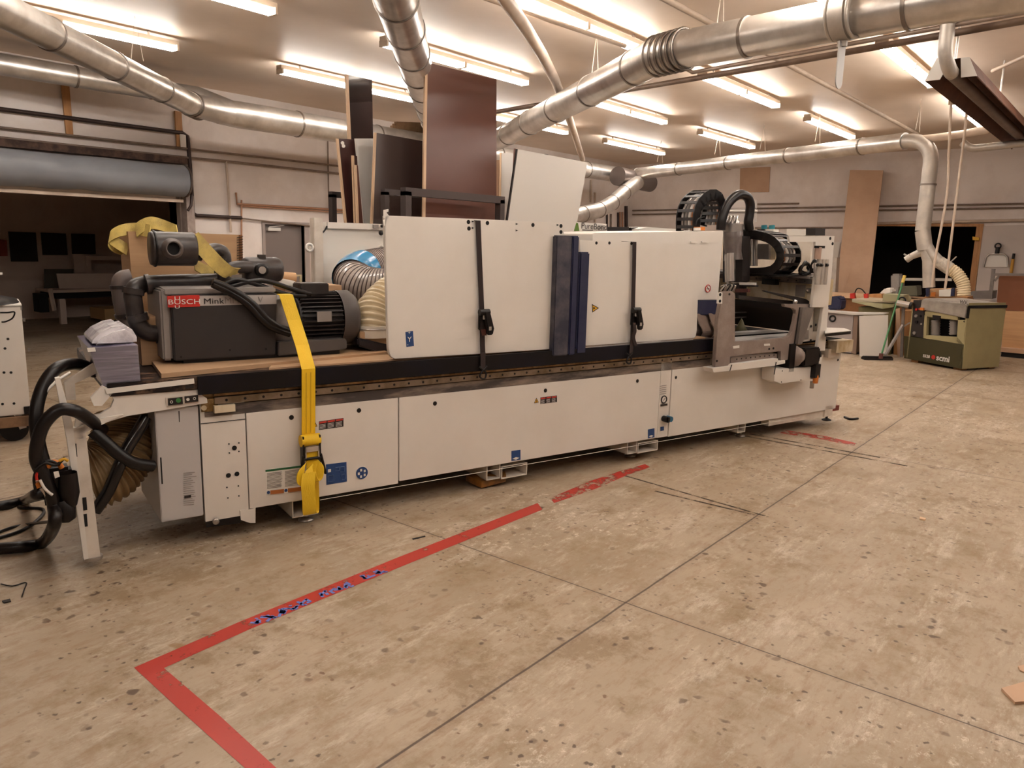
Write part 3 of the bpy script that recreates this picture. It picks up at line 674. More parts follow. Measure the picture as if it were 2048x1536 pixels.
# left arm
arm = [(210,778),(388,757),(390,764),(402,789),(414,797),(415,806),(255,832),(170,858),(157,867),(150,850),(152,838),(200,829),(222,815),(228,800),(222,787)]
K.part('end_arm', pl(arm, -.02, .03), M_white, label='white curved side arm under the table end')
K.part('arm_flange', pl([(210,778),(388,757),(389,767),(214,788)], -.035, .016), M_labw)
K.part('leg', G().slab([q(142,862,-.03), q(170,853,-.03), q(201,1113,-.03), q(176,1120,-.03)], (0,.05,0)), M_white2, label='white end leg standing at far left')
K.part('leg_side', G().slab([q(110,757,-.045), q(120,755,-.045), q(146,850,-.045), q(177,1117,-.045), q(168,1120,-.045), q(134,880,-.045)], (0,.04,0)), M_labw)
K.part('leg_gusset', pl([(143,858),(215,834),(247,829),(165,868),(168,876),(150,880)], -.03, .04), M_white)
K.part('leg_foot', G().cyl(q(186,1117,0), q(186,1117,0)*1+Vector((0,0,.015)), .045, n=20), M_steel)
for a in ((148,900),(168,1007),(169,1040)):
    p = q(*a, -.032); K.part('slot', G().box(p.x-.005, p.x+.012, p.y-.001, p.y+.002, p.z-.035, p.z+.03), M_hole)
# brackets rising behind the leg
K.part('tray_bracket', G().slab([q(128,765,.1), q(187,727,.1), q(197,745,.1), q(150,767,.1), q(152,800,.1), q(133,800,.1)], (0,.03,0)), M_white2)
K.part('tray_bracket', G().slab([q(181,796,-.03), q(205,772,-.03), q(228,783,-.03), q(204,812,-.03), q(188,812,-.03)], (0,.03,0)), M_labw)
# switch panel on the arm
sp = K.part('switch_panel', pl([(331,795),(399,787),(400,804),(333,813)], -.026, .004), M_white2, label='small switch panel with two buttons')
K.part('switch_block', pl([(336,797),(365,794),(366,808),(337,811)], -.031, .004), M_labb, sp)
K.part('switch_block', pl([(369,793),(396,790),(397,803),(370,806)], -.031, .004), M_labb, sp)
p = q(357,801,-.034); K.part('button', G().cyl(p, p+Vector((0,.004,0)), .012, n=14), mat('green_button', '#3d7a3f', .4), sp, 'green round button')
p = q(376,799,-.034); K.part('button', G().cyl(p, p+Vector((0,.004,0)), .008, n=14), M_labw, sp, 'white round button')
for pxy in ((343,804),(389,797)):
    p = q(*pxy, -.033); K.part('pictogram', G().ring(p, (0,1,0), .006, .0015, 12, 4), M_labw, sp)
K.part('arm_plate', pl([(371,772),(387,770),(387,776),(371,778)], -.038, .004), M_labb)
# crossmembers, feet
def foot(u, v=.05, lab=None, fork=True, z=.15):
    ft = K.part('crossmember', G().box(u-.06, u+.06, v-.02, 1.2, z-.1+.02, z+.06), M_white2)
    if fork:
        K.part('fork_pocket', G().box(u+.075, u+.3, v-.02, v+1.0, z-.035, z-.027).box(u+.075, u+.3, v-.02, v+1.0, z+.047, z+.055).box(u+.075, u+.083, v-.02, v+1.0, z-.03, z+.05).box(u+.292, u+.3, v-.02, v+1.0, z-.03, z+.05), M_white2)
    K.part('pocket_hole', G().box(u-.04, u+.04, v-.023, v-.018, z-.06, z+.04), M_hole, ft)
    K.part('foot_stem', G().cyl((u, v, .01), (u, v, .09), .011, n=12), M_steel, ft)
    K.part('foot_pad', G().lathe((u, v, 0), (0,0,1), [(0,0),(0,.045),(.008,.045),(.02,.02),(.025,.012)], 20), M_steel, ft)
def foot2(u0, u1, z0, z1, pad, fork):
    o = K.part('crossmember', G().box(u0, u1, .02, .026, z1-.006, z1).box(u0, u1, .02, 1.2, z1-.004, z1).box(u0, u1, .02, 1.2, z0, z0+.006).box(u0, u0+.006, .02, 1.2, z0, z1).box(u1-.006, u1, .02, 1.2, z0, z1), M_white2)
    K.part('tube_inside', G().box(u0+.006, u1-.006, .3, .31, z0, z1), M_dark, o)
    if fork:
        K.part('fork_pocket', G().box(u1+.01, u1+.225, .02, 1.1, z1-.03, z1-.024).box(u1+.01, u1+.225, .02, 1.1, z0-.008, z0-.002).box(u1+.01, u1+.016, .02, 1.1, z0-.004, z1-.026).box(u1+.219, u1+.225, .02, 1.1, z0-.004, z1-.026), M_white2, o)
    p = qz(*pad, 0)
    K.part('foot_stem', G().cyl((p.x, p.y, .01), (p.x, p.y, z0+.01), .011, n=12), M_steel, o)
    K.part('foot_pad', G().lathe((p.x, p.y, 0), (0,0,1), [(0,0),(0,.045),(.008,.045),(.02,.02),(.025,.012)], 20), M_steel, o)
foot2(-.093, .06, .05, .155, (612,1040), False); foot2(1.235, 1.345, .065, .17, (983,965), True); foot2(2.51, 2.61, .072, .17, (1260,912), True); foot2(3.785, 3.885, .085, .166, (1480,872), False)
K.part('crossmember', G().box(4.2, 5.1, .02, .1, .1, .165).box(5.0, 5.12, 0, 1.2, .1, .2), M_white2)
K.part('foot_stem', G().cyl((5.3, .17, .01), (5.3, .17, .12), .012, n=12).lathe((5.3,.17,0), (0,0,1), [(0,0),(0,.045),(.008,.045),(.02,.02)], 18).box(5.0, 5.4, .14, .2, .11, .14), M_dark)
K.part('corner_clamp', G().box(5.22, 5.32, .06, .18, .12, .17).box(5.1, 5.2, .08, .14, .1, .14), mat('oxide_red', '#6d2a20', .5))
K.part('floor_cable', G().tube([q(640,1000,.0), q(900,955,.0), q(1250,895,.0), q(1600,835,.0)], .0018, 6), M_labw)
K.part('undercarriage', G().box(-.3, 4.9, .35, 1.1, .14, .22), M_dark)
# stickers
def stick(name, quad, m, th=.0015, v=-.0015, label=None, parent=None):
    return K.part(name, G().slab([q(*p, v) for p in quad], (0, th, 0)), m, parent, label)
for (x0, y0, x1, y1, x2, y2, tri) in ((638,843,687,836,0,17,(629,848)),(1081,795,1114,791,0,13,(1073,801))):
    par = dA if x0 < 700 else dB
    s_ = stick('warning_label', [(x0,y0),(x1,y1),(x1,y1+y2),(x0,y0+y2)], M_labb, parent=par, label='black three-column warning label')
    w3 = (x1-x0)/3
    for k in range(3):
        a = x0+k*w3+1; ya = y0+(y1-y0)*k/3+1; b = a+w3-2; yb = ya+(y1-y0)/3
        stick('label_header', [(a,ya),(b,yb),(b,yb+y2*.2),(a,ya+y2*.2)], M_labr, v=-.003, parent=par)
        for j in range(4):
            f0 = .35+.15*j
            stick('label_line', [(a,ya+y2*f0),(b-2,yb+y2*f0),(b-2,yb+y2*(f0+.04)),(a,ya+y2*(f0+.04))], M_labw, v=-.003, parent=par)
    tx, ty = tri; k = y2/17
    stick('hazard_triangle', [(tx-6*k,ty+7*k),(tx,ty-7*k),(tx+6*k,ty+5*k)], M_labb, v=-.002, parent=par)
    stick('hazard_triangle', [(tx-4.6*k,ty+5.8*k),(tx,ty-4.4*k),(tx+4.6*k,ty+4.4*k)], M_laby, v=-.003, parent=par)
    stick('bolt_mark', [(tx-.6*k,ty+4*k),(tx-.6*k,ty-1*k),(tx+.8*k,ty-1.2*k),(tx+.6*k,ty+3.8*k)], M_labb, v=-.004, parent=par)
s_ = stick('instruction_label', [(530,939),(604,930),(605,982),(533,991)], M_labw, parent=dA, label='white instruction label with green header and orange footer')
stick('label_header', [(531,940),(603,931),(603,935),(531,944)], mat('label_green', '#28603a', .5), v=-.003, parent=dA)
for c0 in (0, 1):
    for j in range(12):
        y = 947+j*2.7 - c0*4.3; x = 534+c0*36
        stick('label_line', [(x,y),(x+31-random.random()*5,y-3.8),(x+31-random.random()*5,y-3),(x,y+.8)], mat('label_grey', '#6a625c', .6), v=-.003, parent=dA)
for c0 in (0, 1):
    x = 541+c0*35; y = 981-c0*4.2
    stick('label_footer', [(x,y),(x+27,y-3),(x+27,y+5),(x,y+8)], mat('label_orange', '#a8622f', .5), v=-.003, parent=dA)
    p = q(x-4, y+4, -.003); K.part('pictogram', G().cyl(p, p+Vector((0,.002,0)), .009, n=14), M_blue, dA)
stick('manual_label', [(652,929),(693,924),(694,963),(653,970)], M_blue, parent=dA, label='square dark blue pictogram label')
stick('pictogram', [(656,939),(662,938),(662,944),(656,945)], M_labw, v=-.003, parent=dA)
for qd in (((671,935),(679,934),(679,941),(671,942)), ((681,934),(689,933),(689,943),(681,944)), ((656,952),(667,950),(668,962),(657,964)), ((683,950),(690,948),(691,958),(684,960))):
    x = [a[0] for a in qd]; 
    P_ = [q(*a, -.0035) for a in qd]
    K.part('pictogram', G().tube(P_+[P_[0]], .0012, 4), mat('label_lightblue', '#6f86ad', .5), dA)
p = q(724,946,-.0015); K.part('round_label', G().cyl(p, p+Vector((0,.0015,0)), .042, n=28), M_labw, dA); 
p = q(724,946,-.003); K.part('round_label', G().cyl(p, p+Vector((0,.0015,0)), .038, n=28), M_blue, dA, 'round blue label with white figures')
for a in range(5):
    an = a*math.pi*2/5+.6; pp = p+Vector((math.cos(an)*.021, -.002, math.sin(an)*.021))
    K.part('pictogram', G().box(pp.x-.006, pp.x+.006, pp.y, pp.y+.001, pp.z-.009, pp.z+.006), M_labw, dA)
for x, y, w_, h_ in ((1023,902,18,20),(1296,859,13,18)):
    stick('lift_point_label', [(x,y),(x+w_,y-2.5),(x+w_,y-2.5+h_),(x,y+h_)], M_blue, parent=dB, label='blue label with white lifting arrow')
    stick('pictogram', [(x+2,y+h_*.78),(x+w_/2,y+h_*.62),(x+w_-2,y+h_*.68),(x+w_/2,y+h_*.88)], M_labw, v=-.003, parent=dB)
# rating text on the enclosure
for j in range(17):
    y = 946+j*4.0; L = random.uniform(14, 26)
    stick('rating_line', [(367,y),(367+L,y-2),(367+L,y-1),(367,y+1)], mat('label_faint', '#8f8680', .6), v=-.002)
stick('rating_line', [(369,992),(382,990),(382,995),(369,997)], M_labb, v=-.002)
# gauge, knob
gz = q(1328,799,.0)
K.part('pressure_gauge', G().ring(gz, (0,1,0), .028, .005, 24, 6), M_black); K.part('gauge_face', G().cyl(gz, gz+Vector((0,.004,0)), .026, n=20), M_labw)
K.part('gauge_needle', G().bar(gz+Vector((-.01,-.003,-.008)), gz+Vector((.01,-.003,.012)), .003, .002), M_labb)
stick('gauge_label', [(1321,809),(1335,807),(1335,811),(1321,813)], M_labb, v=.0)
kz = q(1327,837,-.0)
K.part('main_switch', G().cyl(kz, kz-Vector((0,.05,0)), .024, n=16).bar(kz-Vector((0,.05,-.022)), kz-Vector((0,.05,.022)), .016, .02), M_black, label='black rotary main switch'); K.part('switch_knob', G().cyl(kz+Vector((.04,0,-.002)), kz+Vector((.04,-.045,-.002)), .022, n=16), mat('teal', '#1f5a75', .5))
stick('lock_label', [(1321,854),(1328,853),(1328,861),(1321,862)], M_blue, v=.0)
for j in range(5): stick('column_line', [(1320,772+j*4),(1333-j*.3,770+j*4),(1333,771+j*4),(1320,773+j*4)], mat('label_faint', '#8f8680', .6), v=.001)

# ---------------------------------------------------------------- gantry
def c3(x, y): return (1400+x*280/2048, 540+y*210/1536)
def c4(x, y): return (1250+x*500/2048, 350+y*375/1536)     # crop 1250..1750 x 350..725
cast = [(220,1420),(232,1180),(262,700),(285,560),(300,490),(330,320),(480,315),(515,345),(515,650),(515,1050),(900,1025),(1240,995),(1310,965),(1350,900),(1385,760),(1405,640),(1400,590),(1370,565),(1300,548),(1240,540),(1232,500),(1640,500),(1630,545),(1450,1080),(1345,1110),(1330,1310),(1180,1330),(1180,1190),(700,1240),(445,1270),(440,1400)]
K.part('gantry_leg', G().slab([q(*c3(*p), -.13) for p in cast], (0,.035,0)), M_cast, label='grey cast gantry leg with a large window', bevel=.004)
K.part('leg_rib', G().slab([q(*c3(*p), -.132) for p in ((1462,545),(1632,545),(1450,1078),(1385,1080))], (0,-.03,0)), M_castd)
K.part('leg_seam', G().slab([q(*c3(*p), -.132) for p in ((1452,545),(1464,545),(1400,1085),(1370,1085))], (0,-.004,0)), M_dark)
for a in ((428,355),(1010,1155),(1072,1145),(245,1330),(600,700)):
    p = q(*c3(*a), -.131); K.part('bolt', G().cyl(p, p-Vector((0,.004,0)), .009, n=10), M_hole)
K.part('worn_label', G().slab([q(*c3(*p), -.132) for p in ((935,1080),(1020,1075),(1025,1105),(938,1112))], (0,-.001,0)), M_labw)
K.part('worn_label', G().slab([q(*c3(*p), -.132) for p in ((480,1115),(575,1100),(575,1140),(485,1150))], (0,-.001,0)), M_labw)
# rail carriage in the notch and white guard
K.part('carriage_rail', G().slab([q(*c3(*p), -.1) for p in ((448,1285),(1125,1225),(1125,1290),(448,1370))], (0,.05,0)), M_cast)
g = G()
for i in range(9):
    p = q(*c3(540+i*68, 1305-i*7.5), -.102); g.cyl(p, p+Vector((0,.003,0)), .006, n=8)
K.part('carriage_bolts', g, M_hole)
K.part('rail_guard', G().slab([q(*c3(*p), -.15) for p in ((445,1385),(1140,1295),(1145,1335),(1100,1400),(200,1500),(180,1440),(440,1405))], (0,.1,0)), M_white, label='white guard under the gantry foot')
K.part('rail_guard', G().slab([q(*c3(*p), -.145) for p in ((1110,1345),(1245,1320),(1245,1365),(1110,1395))], (0,.08,0)), M_labw)
K.part('guard_gap', G().slab([q(*c3(*p), -.152) for p in ((458,1385),(470,1385),(438,1480),(430,1480))], (0,-.002,0)), M_hole)
K.part('cable_strip', G().slab([q(*c3(*p), -.152) for p in ((1108,1345),(1120,1345),(1088,1530),(1078,1530))], (0,-.002,0)), M_hole)
a0, b0, c0_ = q(1557,738,-.12), q(1640,733,-.12), q(1560,768,-.12)
K.part('terminal_box', G().slab([q(1549,735,-.15), q(1562,738,-.15), q(1640,732,-.15), q(1632,757,-.15), q(1562,768,-.15), q(1548,762,-.15)], (0,.13,0)), M_white, label='long white terminal box low on the gantry', bevel=.003)
for a in ((1563,764),(1602,760),(1565,742),(1638,735)):
    hole(*a, .005, -.152)
# servo motor
mz = q(*c3(1600,1290), -.15)
mr = q(*c3(1360,1270), -.15)
K.part('motor_mount', G().box(mr.x-.04, mr.x+.03, -.15, .06, mr.z-.13, mr.z+.11), M_black)
K.part('motor_flange', G().lathe((mr.x+.03, -.12, mr.z), (1,0,0), [(0,0),(0,.095),(.02,.095),(.05,.07),(.085,.07)], 28), M_cast)
sm = K.part('servo_motor', G().box(mr.x+.11, mr.x+.33, -.19, -.05, mr.z-.09, mr.z+.07), M_black, label='black servo motor', bevel=.012)
K.part('motor_cap', G().lathe((mr.x+.32, -.12, mr.z-.01), (1,0,0), [(0,.075),(.03,.07),(.06,.05),(.07,0)], 20), M_black, sm)
K.part('connector', G().box(mr.x+.27, mr.x+.34, -.2, -.12, mr.z-.2, mr.z-.08), M_black, sm)
K.part('connector', G().lathe((mr.x+.31, -.18, mr.z-.2), (0,0,-1), [(-.03,.02),(0,.025),(.05,.022),(.055,0)], 12), M_orange, sm)
K.part('connector', G().lathe((mr.x+.31, -.15, mr.z-.24), (0,0,-1), [(0,.018),(.06,.018),(.062,0)], 12), M_steel, sm)
K.part('motor_sticker', G().box(mr.x+.325, mr.x+.355, -.192, -.19, mr.z-.07, mr.z-.02), M_labw, sm)
# beam
bu = 4.45
K.part('gantry_beam', G().box(bu, bu+.3, -.12, 1.9, 1.17, 1.40), mat('stained_beam', '#cdbfa8', .5, c2='#a88a4c', scale=4, amt=.8, stretch=(1,2,.6)), label='stained off-white gantry beam across the table', bevel=.004)
K.part('beam_window', G().slab([qu(*c3(*p), bu-.002) for p in ((1400,215),(1550,215),(1530,395),(1390,385))], (.01,0,0)), mat('window_grey', '#8a8078', .5))
K.part('beam_plug', G().lathe(qu(*c3(1610,300), bu), (-1,0,0), [(0,0),(0,.02),(.03,.02),(.035,.01),(.05,.01),(.05,0)], 14), M_steel)
K.part('beam_rail', G().box(bu-.07, bu+.02, -.13, 1.9, 1.405, 1.425).box(bu-.05, bu-.03, -.13, 1.9, 1.43, 1.445), M_steel, label='dark greasy guide rail along the beam')
K.part('beam_rail', G().box(bu-.06, bu+.0, -.14, 1.9, 1.36, 1.402), M_band)
g = G()
for i in range(12): g.cyl((bu-.062, -.08+i*.085, 1.382), (bu-.058, -.08+i*.085, 1.382), .006, n=8)
K.part('rail_holes', g, M_hole)
K.part('backplate', G().box(bu+.32, bu+.34, .15, 1.5, 1.2, 1.755), M_white2, label='white back plate behind the cable chain')
pg = [(1560,560),(1556,500),(1715,500),(1690,850),(1665,1090),(1530,1090),(1560,840)]
K.part('end_plate', G().slab([q(*c4(*p), -.17) for p in ((1560,835),(1690,845),(1665,1085),(1535,1085))], (0,.03,0)), M_white, label='white end plate of the gantry', bevel=.003)
K.part('end_plate_upper', G().slab([q(*c4(*p), -.15) for p in ((1340,500),(1716,500),(1690,845),(1560,840),(1560,548),(1352,548))], (0,.02,0)), M_white)
K.part('end_leg', G().slab([q(*c4(*p), -.165) for p in ((1625,1080),(1668,1080),(1640,1440),(1572,1440))], (0,.03,0)), M_white, label='slanting white leg below the end plate', bevel=.003)
K.part('end_frame', G().slab([q(*c4(*p), -.06) for p in ((1530,1085),(1628,1085),(1580,1350),(1440,1370),(1480,1240))], (0,.03,0)), M_white2)
K.part('end_frame', G().slab([q(*c4(*p), -.065) for p in ((1552,1090),(1622,1090),(1590,1280),(1545,1280))], (0,.004,0)), mat('recess_grey', '#7f7464', .6))
K.part('end_frame', G().slab([q(*c4(*p), -.07) for p in ((1478,1275),(1505,1270),(1505,1340),(1450,1345))], (0,.004,0)), mat('window_grey', '#8a8078', .5))
for a in ((1528,1123),(1525,1240),(1523,1355),(1565,1228)): hole(*c4(*a), .012, -.075)
for a in ((1683,520),(1702,563)): hole(*c4(*a), .013, -.205)
# dark slide under the head: long lever and clamp
K.part('swing_arm', G().slab([q(*c3(*p), -.1) for p in ((945,300),(1450,400),(1560,430),(1640,490),(1640,520),(1420,500),(1400,440),(960,315))], (0,.03,0)), M_dark, label='dark pointed swing arm on the gantry leg')
K.part('arm_knob', G().ball(q(*c3(1390,465), -.11), .022, 12), M_chrome)
K.part('arm_bar', G().bar(q(*c3(560,395), .05), q(*c3(1380,480), -.05), .02, .03), M_dark)
K.part('under_beam', G().box(bu-.05, bu+.25, .0, 1.9, 1.12, 1.168), M_dark)
K.part('added_backing', G().box(bu+.5, bu+.52, .15, 1.9, .87, 1.16).box(3.5, bu+.5, 1.35, 1.37, .87, 1.3), mat('backing_dark', '#2a1f19', .6))  # added dark sheets so the view through the leg window reads dark
for zz_ in (.95, 1.0): K.part('rear_bar', G().box(3.5, bu+.5, .95, .97, zz_, zz_+.012), M_band)
for uu_ in (3.95, 4.35, 4.75): K.part('suction_cup', G().lathe((uu_, .85, .84), (0,0,1), [(0,.0),(0,.07),(.04,.04),(.1,.015),(.12,0)], 16), M_oliv2)
K.part('dust_hood_plate', G().slab([qu(*c3(*p), 4.0) for p in ((450,175),(815,185),(815,222),(510,215))], (.01,0,0)), M_white)
K.part('dust_hood_plate', G().slab([qu(*c3(*p), 4.01) for p in ((510,215),(800,222),(800,245),(510,240))], (.05,0,0)), M_dark)
K.part('slide_handle', G().bar(qu(*c3(530,300), 3.95), qu(*c3(720,300), 3.95), .03, .03), mat('maroon', '#5d332c', .5))
# spindle head with bellows hose
hu = 4.0
K.part('head_column', G().slab([qu(*c4(*p), hu) for p in ((805,520),(965,500),(960,870),(935,880),(935,1010),(905,1010),(890,870),(800,880))], (.1,0,0)), M_dark, label='dark vertical spindle slide')
a, b = qu(*c4(885,440), hu-.02), qu(*c4(890,700), hu-.02)
K.part('dust_sleeve', G().lathe(a, (b-a), [(0,.075),(.02,.085),(.1,.085),(.2,.075),((b-a).length,.085)], 24), mat('smoky_sleeve', '#6a5e59', .3, c2='#8a7e78', scale=6, amt=.7, alpha=.85), label='smoky flexible sleeve on the spindle')
K.part('sleeve_clamp', G().tube([a+Vector((0,0,.04)), a-Vector((0,0,.03))], .088, 24), M_steel)
for k_, (x, dy_) in enumerate(((850,0),(880,-10),(915,5))):
    p = qu(*c4(x, 400), hu-.02); K.part('valve_block', G().lathe(p-Vector((0,0,.02)), (0,0,1), [(0,0),(0,.025),(.04,.025),(.05,.015),(.09,.015),(.09,0)], 14), M_chrome)
for x, y0_, y1_, r_ in ((835,650,880,.02),(868,640,870,.035),(842,800,960,.012)):
    K.part('cylinder', G().cyl(qu(*c4(x,y0_), hu-.12), qu(*c4(x+2,y1_), hu-.12), r_, n=16), M_chrome)
for x, y0_, y1_, r_ in ((1005,520,745,.035),(1060,520,745,.03)):
    K.part('vacuum_tube', G().cyl(qu(*c4(x,y0_), bu-.12), qu(*c4(x,y1_), bu-.12), r_, n=16), M_steel)
g = G()
for i in range(7): 
    p = qu(*c4(1110, 575+i*18), bu-.05); g.box(p.x, p.x+.03, p.y-.09, p.y+.09, p.z-.008, p.z+.012)
K.part('valve_bank', g, M_pumpg)
K.part('relay_box', G().slab([qu(*c4(*p), bu-.05) for p in ((1200,550),(1248,555),(1232,695),(1190,695))], (.06,0,0)), M_cream)
p = qu(*c4(1185,860), bu-.08); K.part('limit_switch', G().box(p.x-.03, p.x+.03, p.y-.08, p.y+.06, p.z-.04, p.z+.01), M_black)
# head clutter by the leg top
for i in range(7):
    random.seed(40+i); p0 = q(*c4(785+i*15, 905+random.random()*20), -.05); p1 = q(*c4(780+i*18, 950), -.07)
    K.part('cable', G().tube(smooth_path([p0, (p0+p1)/2+Vector((random.uniform(-.02,.02), -.03, .03)), p1], 5), .006, 6), M_black if i % 2 else M_steel)
K.part('hinge_block', G().slab([q(*c3(*p), -.16) for p in ((283,335),(330,330),(325,492),(270,492))], (0,.02,0)), M_labw)
for a in ((298,360),(295,455)): hole(*c3(*a), .012, -.163)
# energy chains
def chain(name, path, wv, h, label):
    """links along the path, width vector wv, link height h"""
    t = None; P = resample(path, .062); ww = Vector(wv); wn = ww.normalized()
    sides = [G(), G()]; bars = G()
    for i in range(len(P)-1):
        a, b = P[i], P[i+1]; d = (b-a).normalized(); nn = d.cross(wn).normalized()
        for s_ in (-1, 1):
            o = ww/2*s_; ov = d*.008
            c_ = [a-ov-nn*h/2, b+ov-nn*h/2, b+ov+nn*h/2, a-ov+nn*h/2]
            sides[s_ > 0].slab([p+o for p in c_], -wn*s_*.012)
        for s_ in (-1, 1):
            m_ = (a+b)/2 + nn*s_*(h/2-.004)
            bars.bar(m_-ww/2, m_+ww/2, .026, .006, up=nn)
    par = K.part(name, bars, M_motor, label=label)
    for sd in sides: K.part('chain_side', sd, M_black, par)
    for k_ in range(4):
        off = wn*(ww.length*(-.3+.2*k_))
        K.part('chain_cable', G().tube([p+off for p in P], h*.17, 8), (M_orange, M_labw, M_pumpg, M_steel)[k_], par)
    return par
vz = .55
path = [q(*c4(515,452), vz), q(*c4(518,330), vz), q(*c4(545,240), vz), q(*c4(600,180), vz), q(*c4(650,160), vz), q(*c4(700,180), vz), q(*c4(725,235), vz), q(*c4(728,300), vz), q(*c4(712,380), vz), q(*c4(705,450), vz)]
chain('energy_chain', smooth_path(path, 8), (0,.2,0), .085, 'arched black cable chain standing on the gantry')
cu = bu-.2
path = [qu(*c4(960,480), cu), qu(*c4(1100,490), cu), qu(*c4(1230,515), cu), qu(*c4(1310,570), cu), qu(*c4(1345,650), cu), qu(*c4(1325,730), cu), qu(*c4(1255,785), cu), qu(*c4(1100,795), cu), qu(*c4(950,795), cu)]
chain('energy_chain', smooth_path(path, 8), (.24,0,0), .075, 'D-shaped black cable chain on the gantry beam')
K.part('chain_tray', G().box(cu-.13, cu+.13, -.1, 1.0, 1.425, 1.435), M_black)
# black looped hose on the gantry
hp = [q(*c4(785,450), .35), q(*c4(795,360), .35), q(*c4(830,260), .35), q(*c4(885,190), .35), q(*c4(945,160), .35), q(*c4(1000,180), .35), q(*c4(1025,240), .35), q(*c4(1020,320), .35), q(*c4(1010,385), .35), q(*c4(1018,450), .35)]
K.part('looped_hose', G().tube(smooth_path(hp, 8), .04, 18), M_rubber, label='fat black hose looping over the gantry')
# small parts on top
K.part('filter_bowl', G().cyl(q(*c4(590,455), .4), q(*c4(590,432), .4), .03, n=14), M_labw)
K.part('plug', G().box(*(lambda a, b: (a.x, b.x, .38, .46, b.z, a.z))(q(*c4(600,425), .4), q(*c4(640,455), .4))), M_orange)
K.part('thin_cable', G().tube(smooth_path([q(*c4(583,410), .4), q(*c4(592,370), .4), q(*c4(620,350), .4), q(*c4(650,345), .4)], 5), .006, 6), M_black)
K.part('clear_guard', G().slab([q(*c4(*p), .8) for p in ((750,210),(1080,208),(1080,385),(745,385))], (0,.01,0)), M_clear, label='clear guard plate above the gantry')
K.part('guard_rim', G().bar(q(*c4(750,292), .795), q(*c4(1080,292), .795), .02, .012), M_labw)
for x in (1140, 1203):
    K.part('air_fitting', G().cyl(qu(*c4(x,412), 4.85), qu(*c4(x,445), 4.85), .028, n=14), mat('turquoise', '#1d7480', .4))
    K.part('air_fitting', G().box(*(lambda p: (p.x-.04, p.x+.04, p.y-.05, p.y+.05, p.z-.05, p.z))(qu(*c4(x,445), 4.85))), M_black if x < 1180 else M_labw)
K.part('top_housing', G().slab([qu(*c4(*p), 4.9) for p in ((1325,440),(1480,450),(1480,497),(1325,495))], (.15,0,0)), M_labw)
K.part('top_box', G().slab([qu(*c4(*p), 4.9) for p in ((1482,435),(1560,435),(1558,492),(1482,492))], (.15,0,0)), M_dark)
# pneumatic unit at plate
a, b = q(*c4(1585,590), -.24), q(*c4(1575,690), -.24)
K.part('air_cylinder', G().cyl(a, b, .028, n=16), mat('pinkish_metal', '#b59a8a', .4, metal=.4)); K.part('air_cylinder', G().bar(a-Vector((.03,0,0)), a+Vector((.06,0,0)), .04, .02), M_black)
g = G()
for i in range(3): 
    p = q(*c4(1585+i*28, 780), -.24); g.cyl(p+Vector((0,0,.09)), p-Vector((0,0,.12)), .022, n=14)
K.part('filter_cylinders', g, M_galvd)
for x in (1575, 1600, 1645): K.part('fitting', G().cyl(q(*c4(x,738), -.26), q(*c4(x+14,738), -.26), .014, n=10), M_black)
for k_ in range(3):
    cc = q(*c4(1478,765), -.1+.02*k_); rr_ = .075-.012*k_
    P_ = [cc+Vector((math.cos(t*math.pi/8)*rr_, .02*math.sin(t*.7+k_), math.sin(t*math.pi/8)*rr_*.75)) for t in range(17)]
    K.part('coiled_cable', G().tube(P_, .012, 8, False), M_black)
for k_ in range(3):
    K.part('cable', G().tube(smooth_path([q(*c4(1540-k_*12,800), -.15), q(*c4(1525,740), -.16), q(*c4(1550,695+k_*8), -.17), q(*c4(1578,720), -.17)], 5), .007, 6), M_black)
# hood left of the gantry
hv = .28
K.part('hood', G().slab([q(*p, hv) for p in ((1184,468),(1190,466),(1447,462),(1436,600),(1184,600))], (0,1.1,0)), M_white, label='white hood behind the leaning panels', bevel=.004)
p = q(1416,577,hv-.005); K.part('no_smoking_label', G().ring(p, (0,1,0), .03, .004, 24, 5), M_labr, label='round prohibition sign'); K.part('no_smoking_bar', G().bar(p+Vector((-.02,-.002,.02)), p+Vector((.02,-.002,-.02)), .007, .002), M_labr)
K.part('label_disc', G().cyl(p, p+Vector((0,.003,0)), .027, n=20), M_labw); K.part('cigarette_mark', G().bar(p+Vector((-.018,-.002,-.002)), p+Vector((.018,-.002,.002)), .006, .002), M_labb)
hx0, hx1 = q(1330,610,hv).x, q(1437,610,hv).x
zt, zm, zb = q(1430,600,hv).z, q(1430,628,hv).z, .95
K.part('guard_band', G().box(hx0, hx1, hv-.02, hv+.04, zm, zt), M_navy, label='navy band under the hood')
g = G()
for i in range(5):
    x = hx1-.05-.15*i; P_ = [(x, hv, zm+.01), (x-.03, hv-.06, zm-.06), (x-.02, hv-.1, zm-.14), (x-.05, hv-.02, zm-.24), (x-.06, hv-.04, .95)]
    g.ribbon(smooth_path(P_, 6), (.2, .06, 0), .006)
K.part('rubber_curtain', g, mat('brown_rubber_flap', '#7d6a5f', .35, c2='#5e4d44', scale=5, amt=.6), label='curved brown rubber dust flaps')
for px_ in (1385, 1407): K.part('hood_hinge', G().box(*(lambda p: (p.x-.03, p.x+.05, p.y-.01, p.y, p.z-.004, p.z+.004))(q(px_, 484, hv-.01))), M_labw)
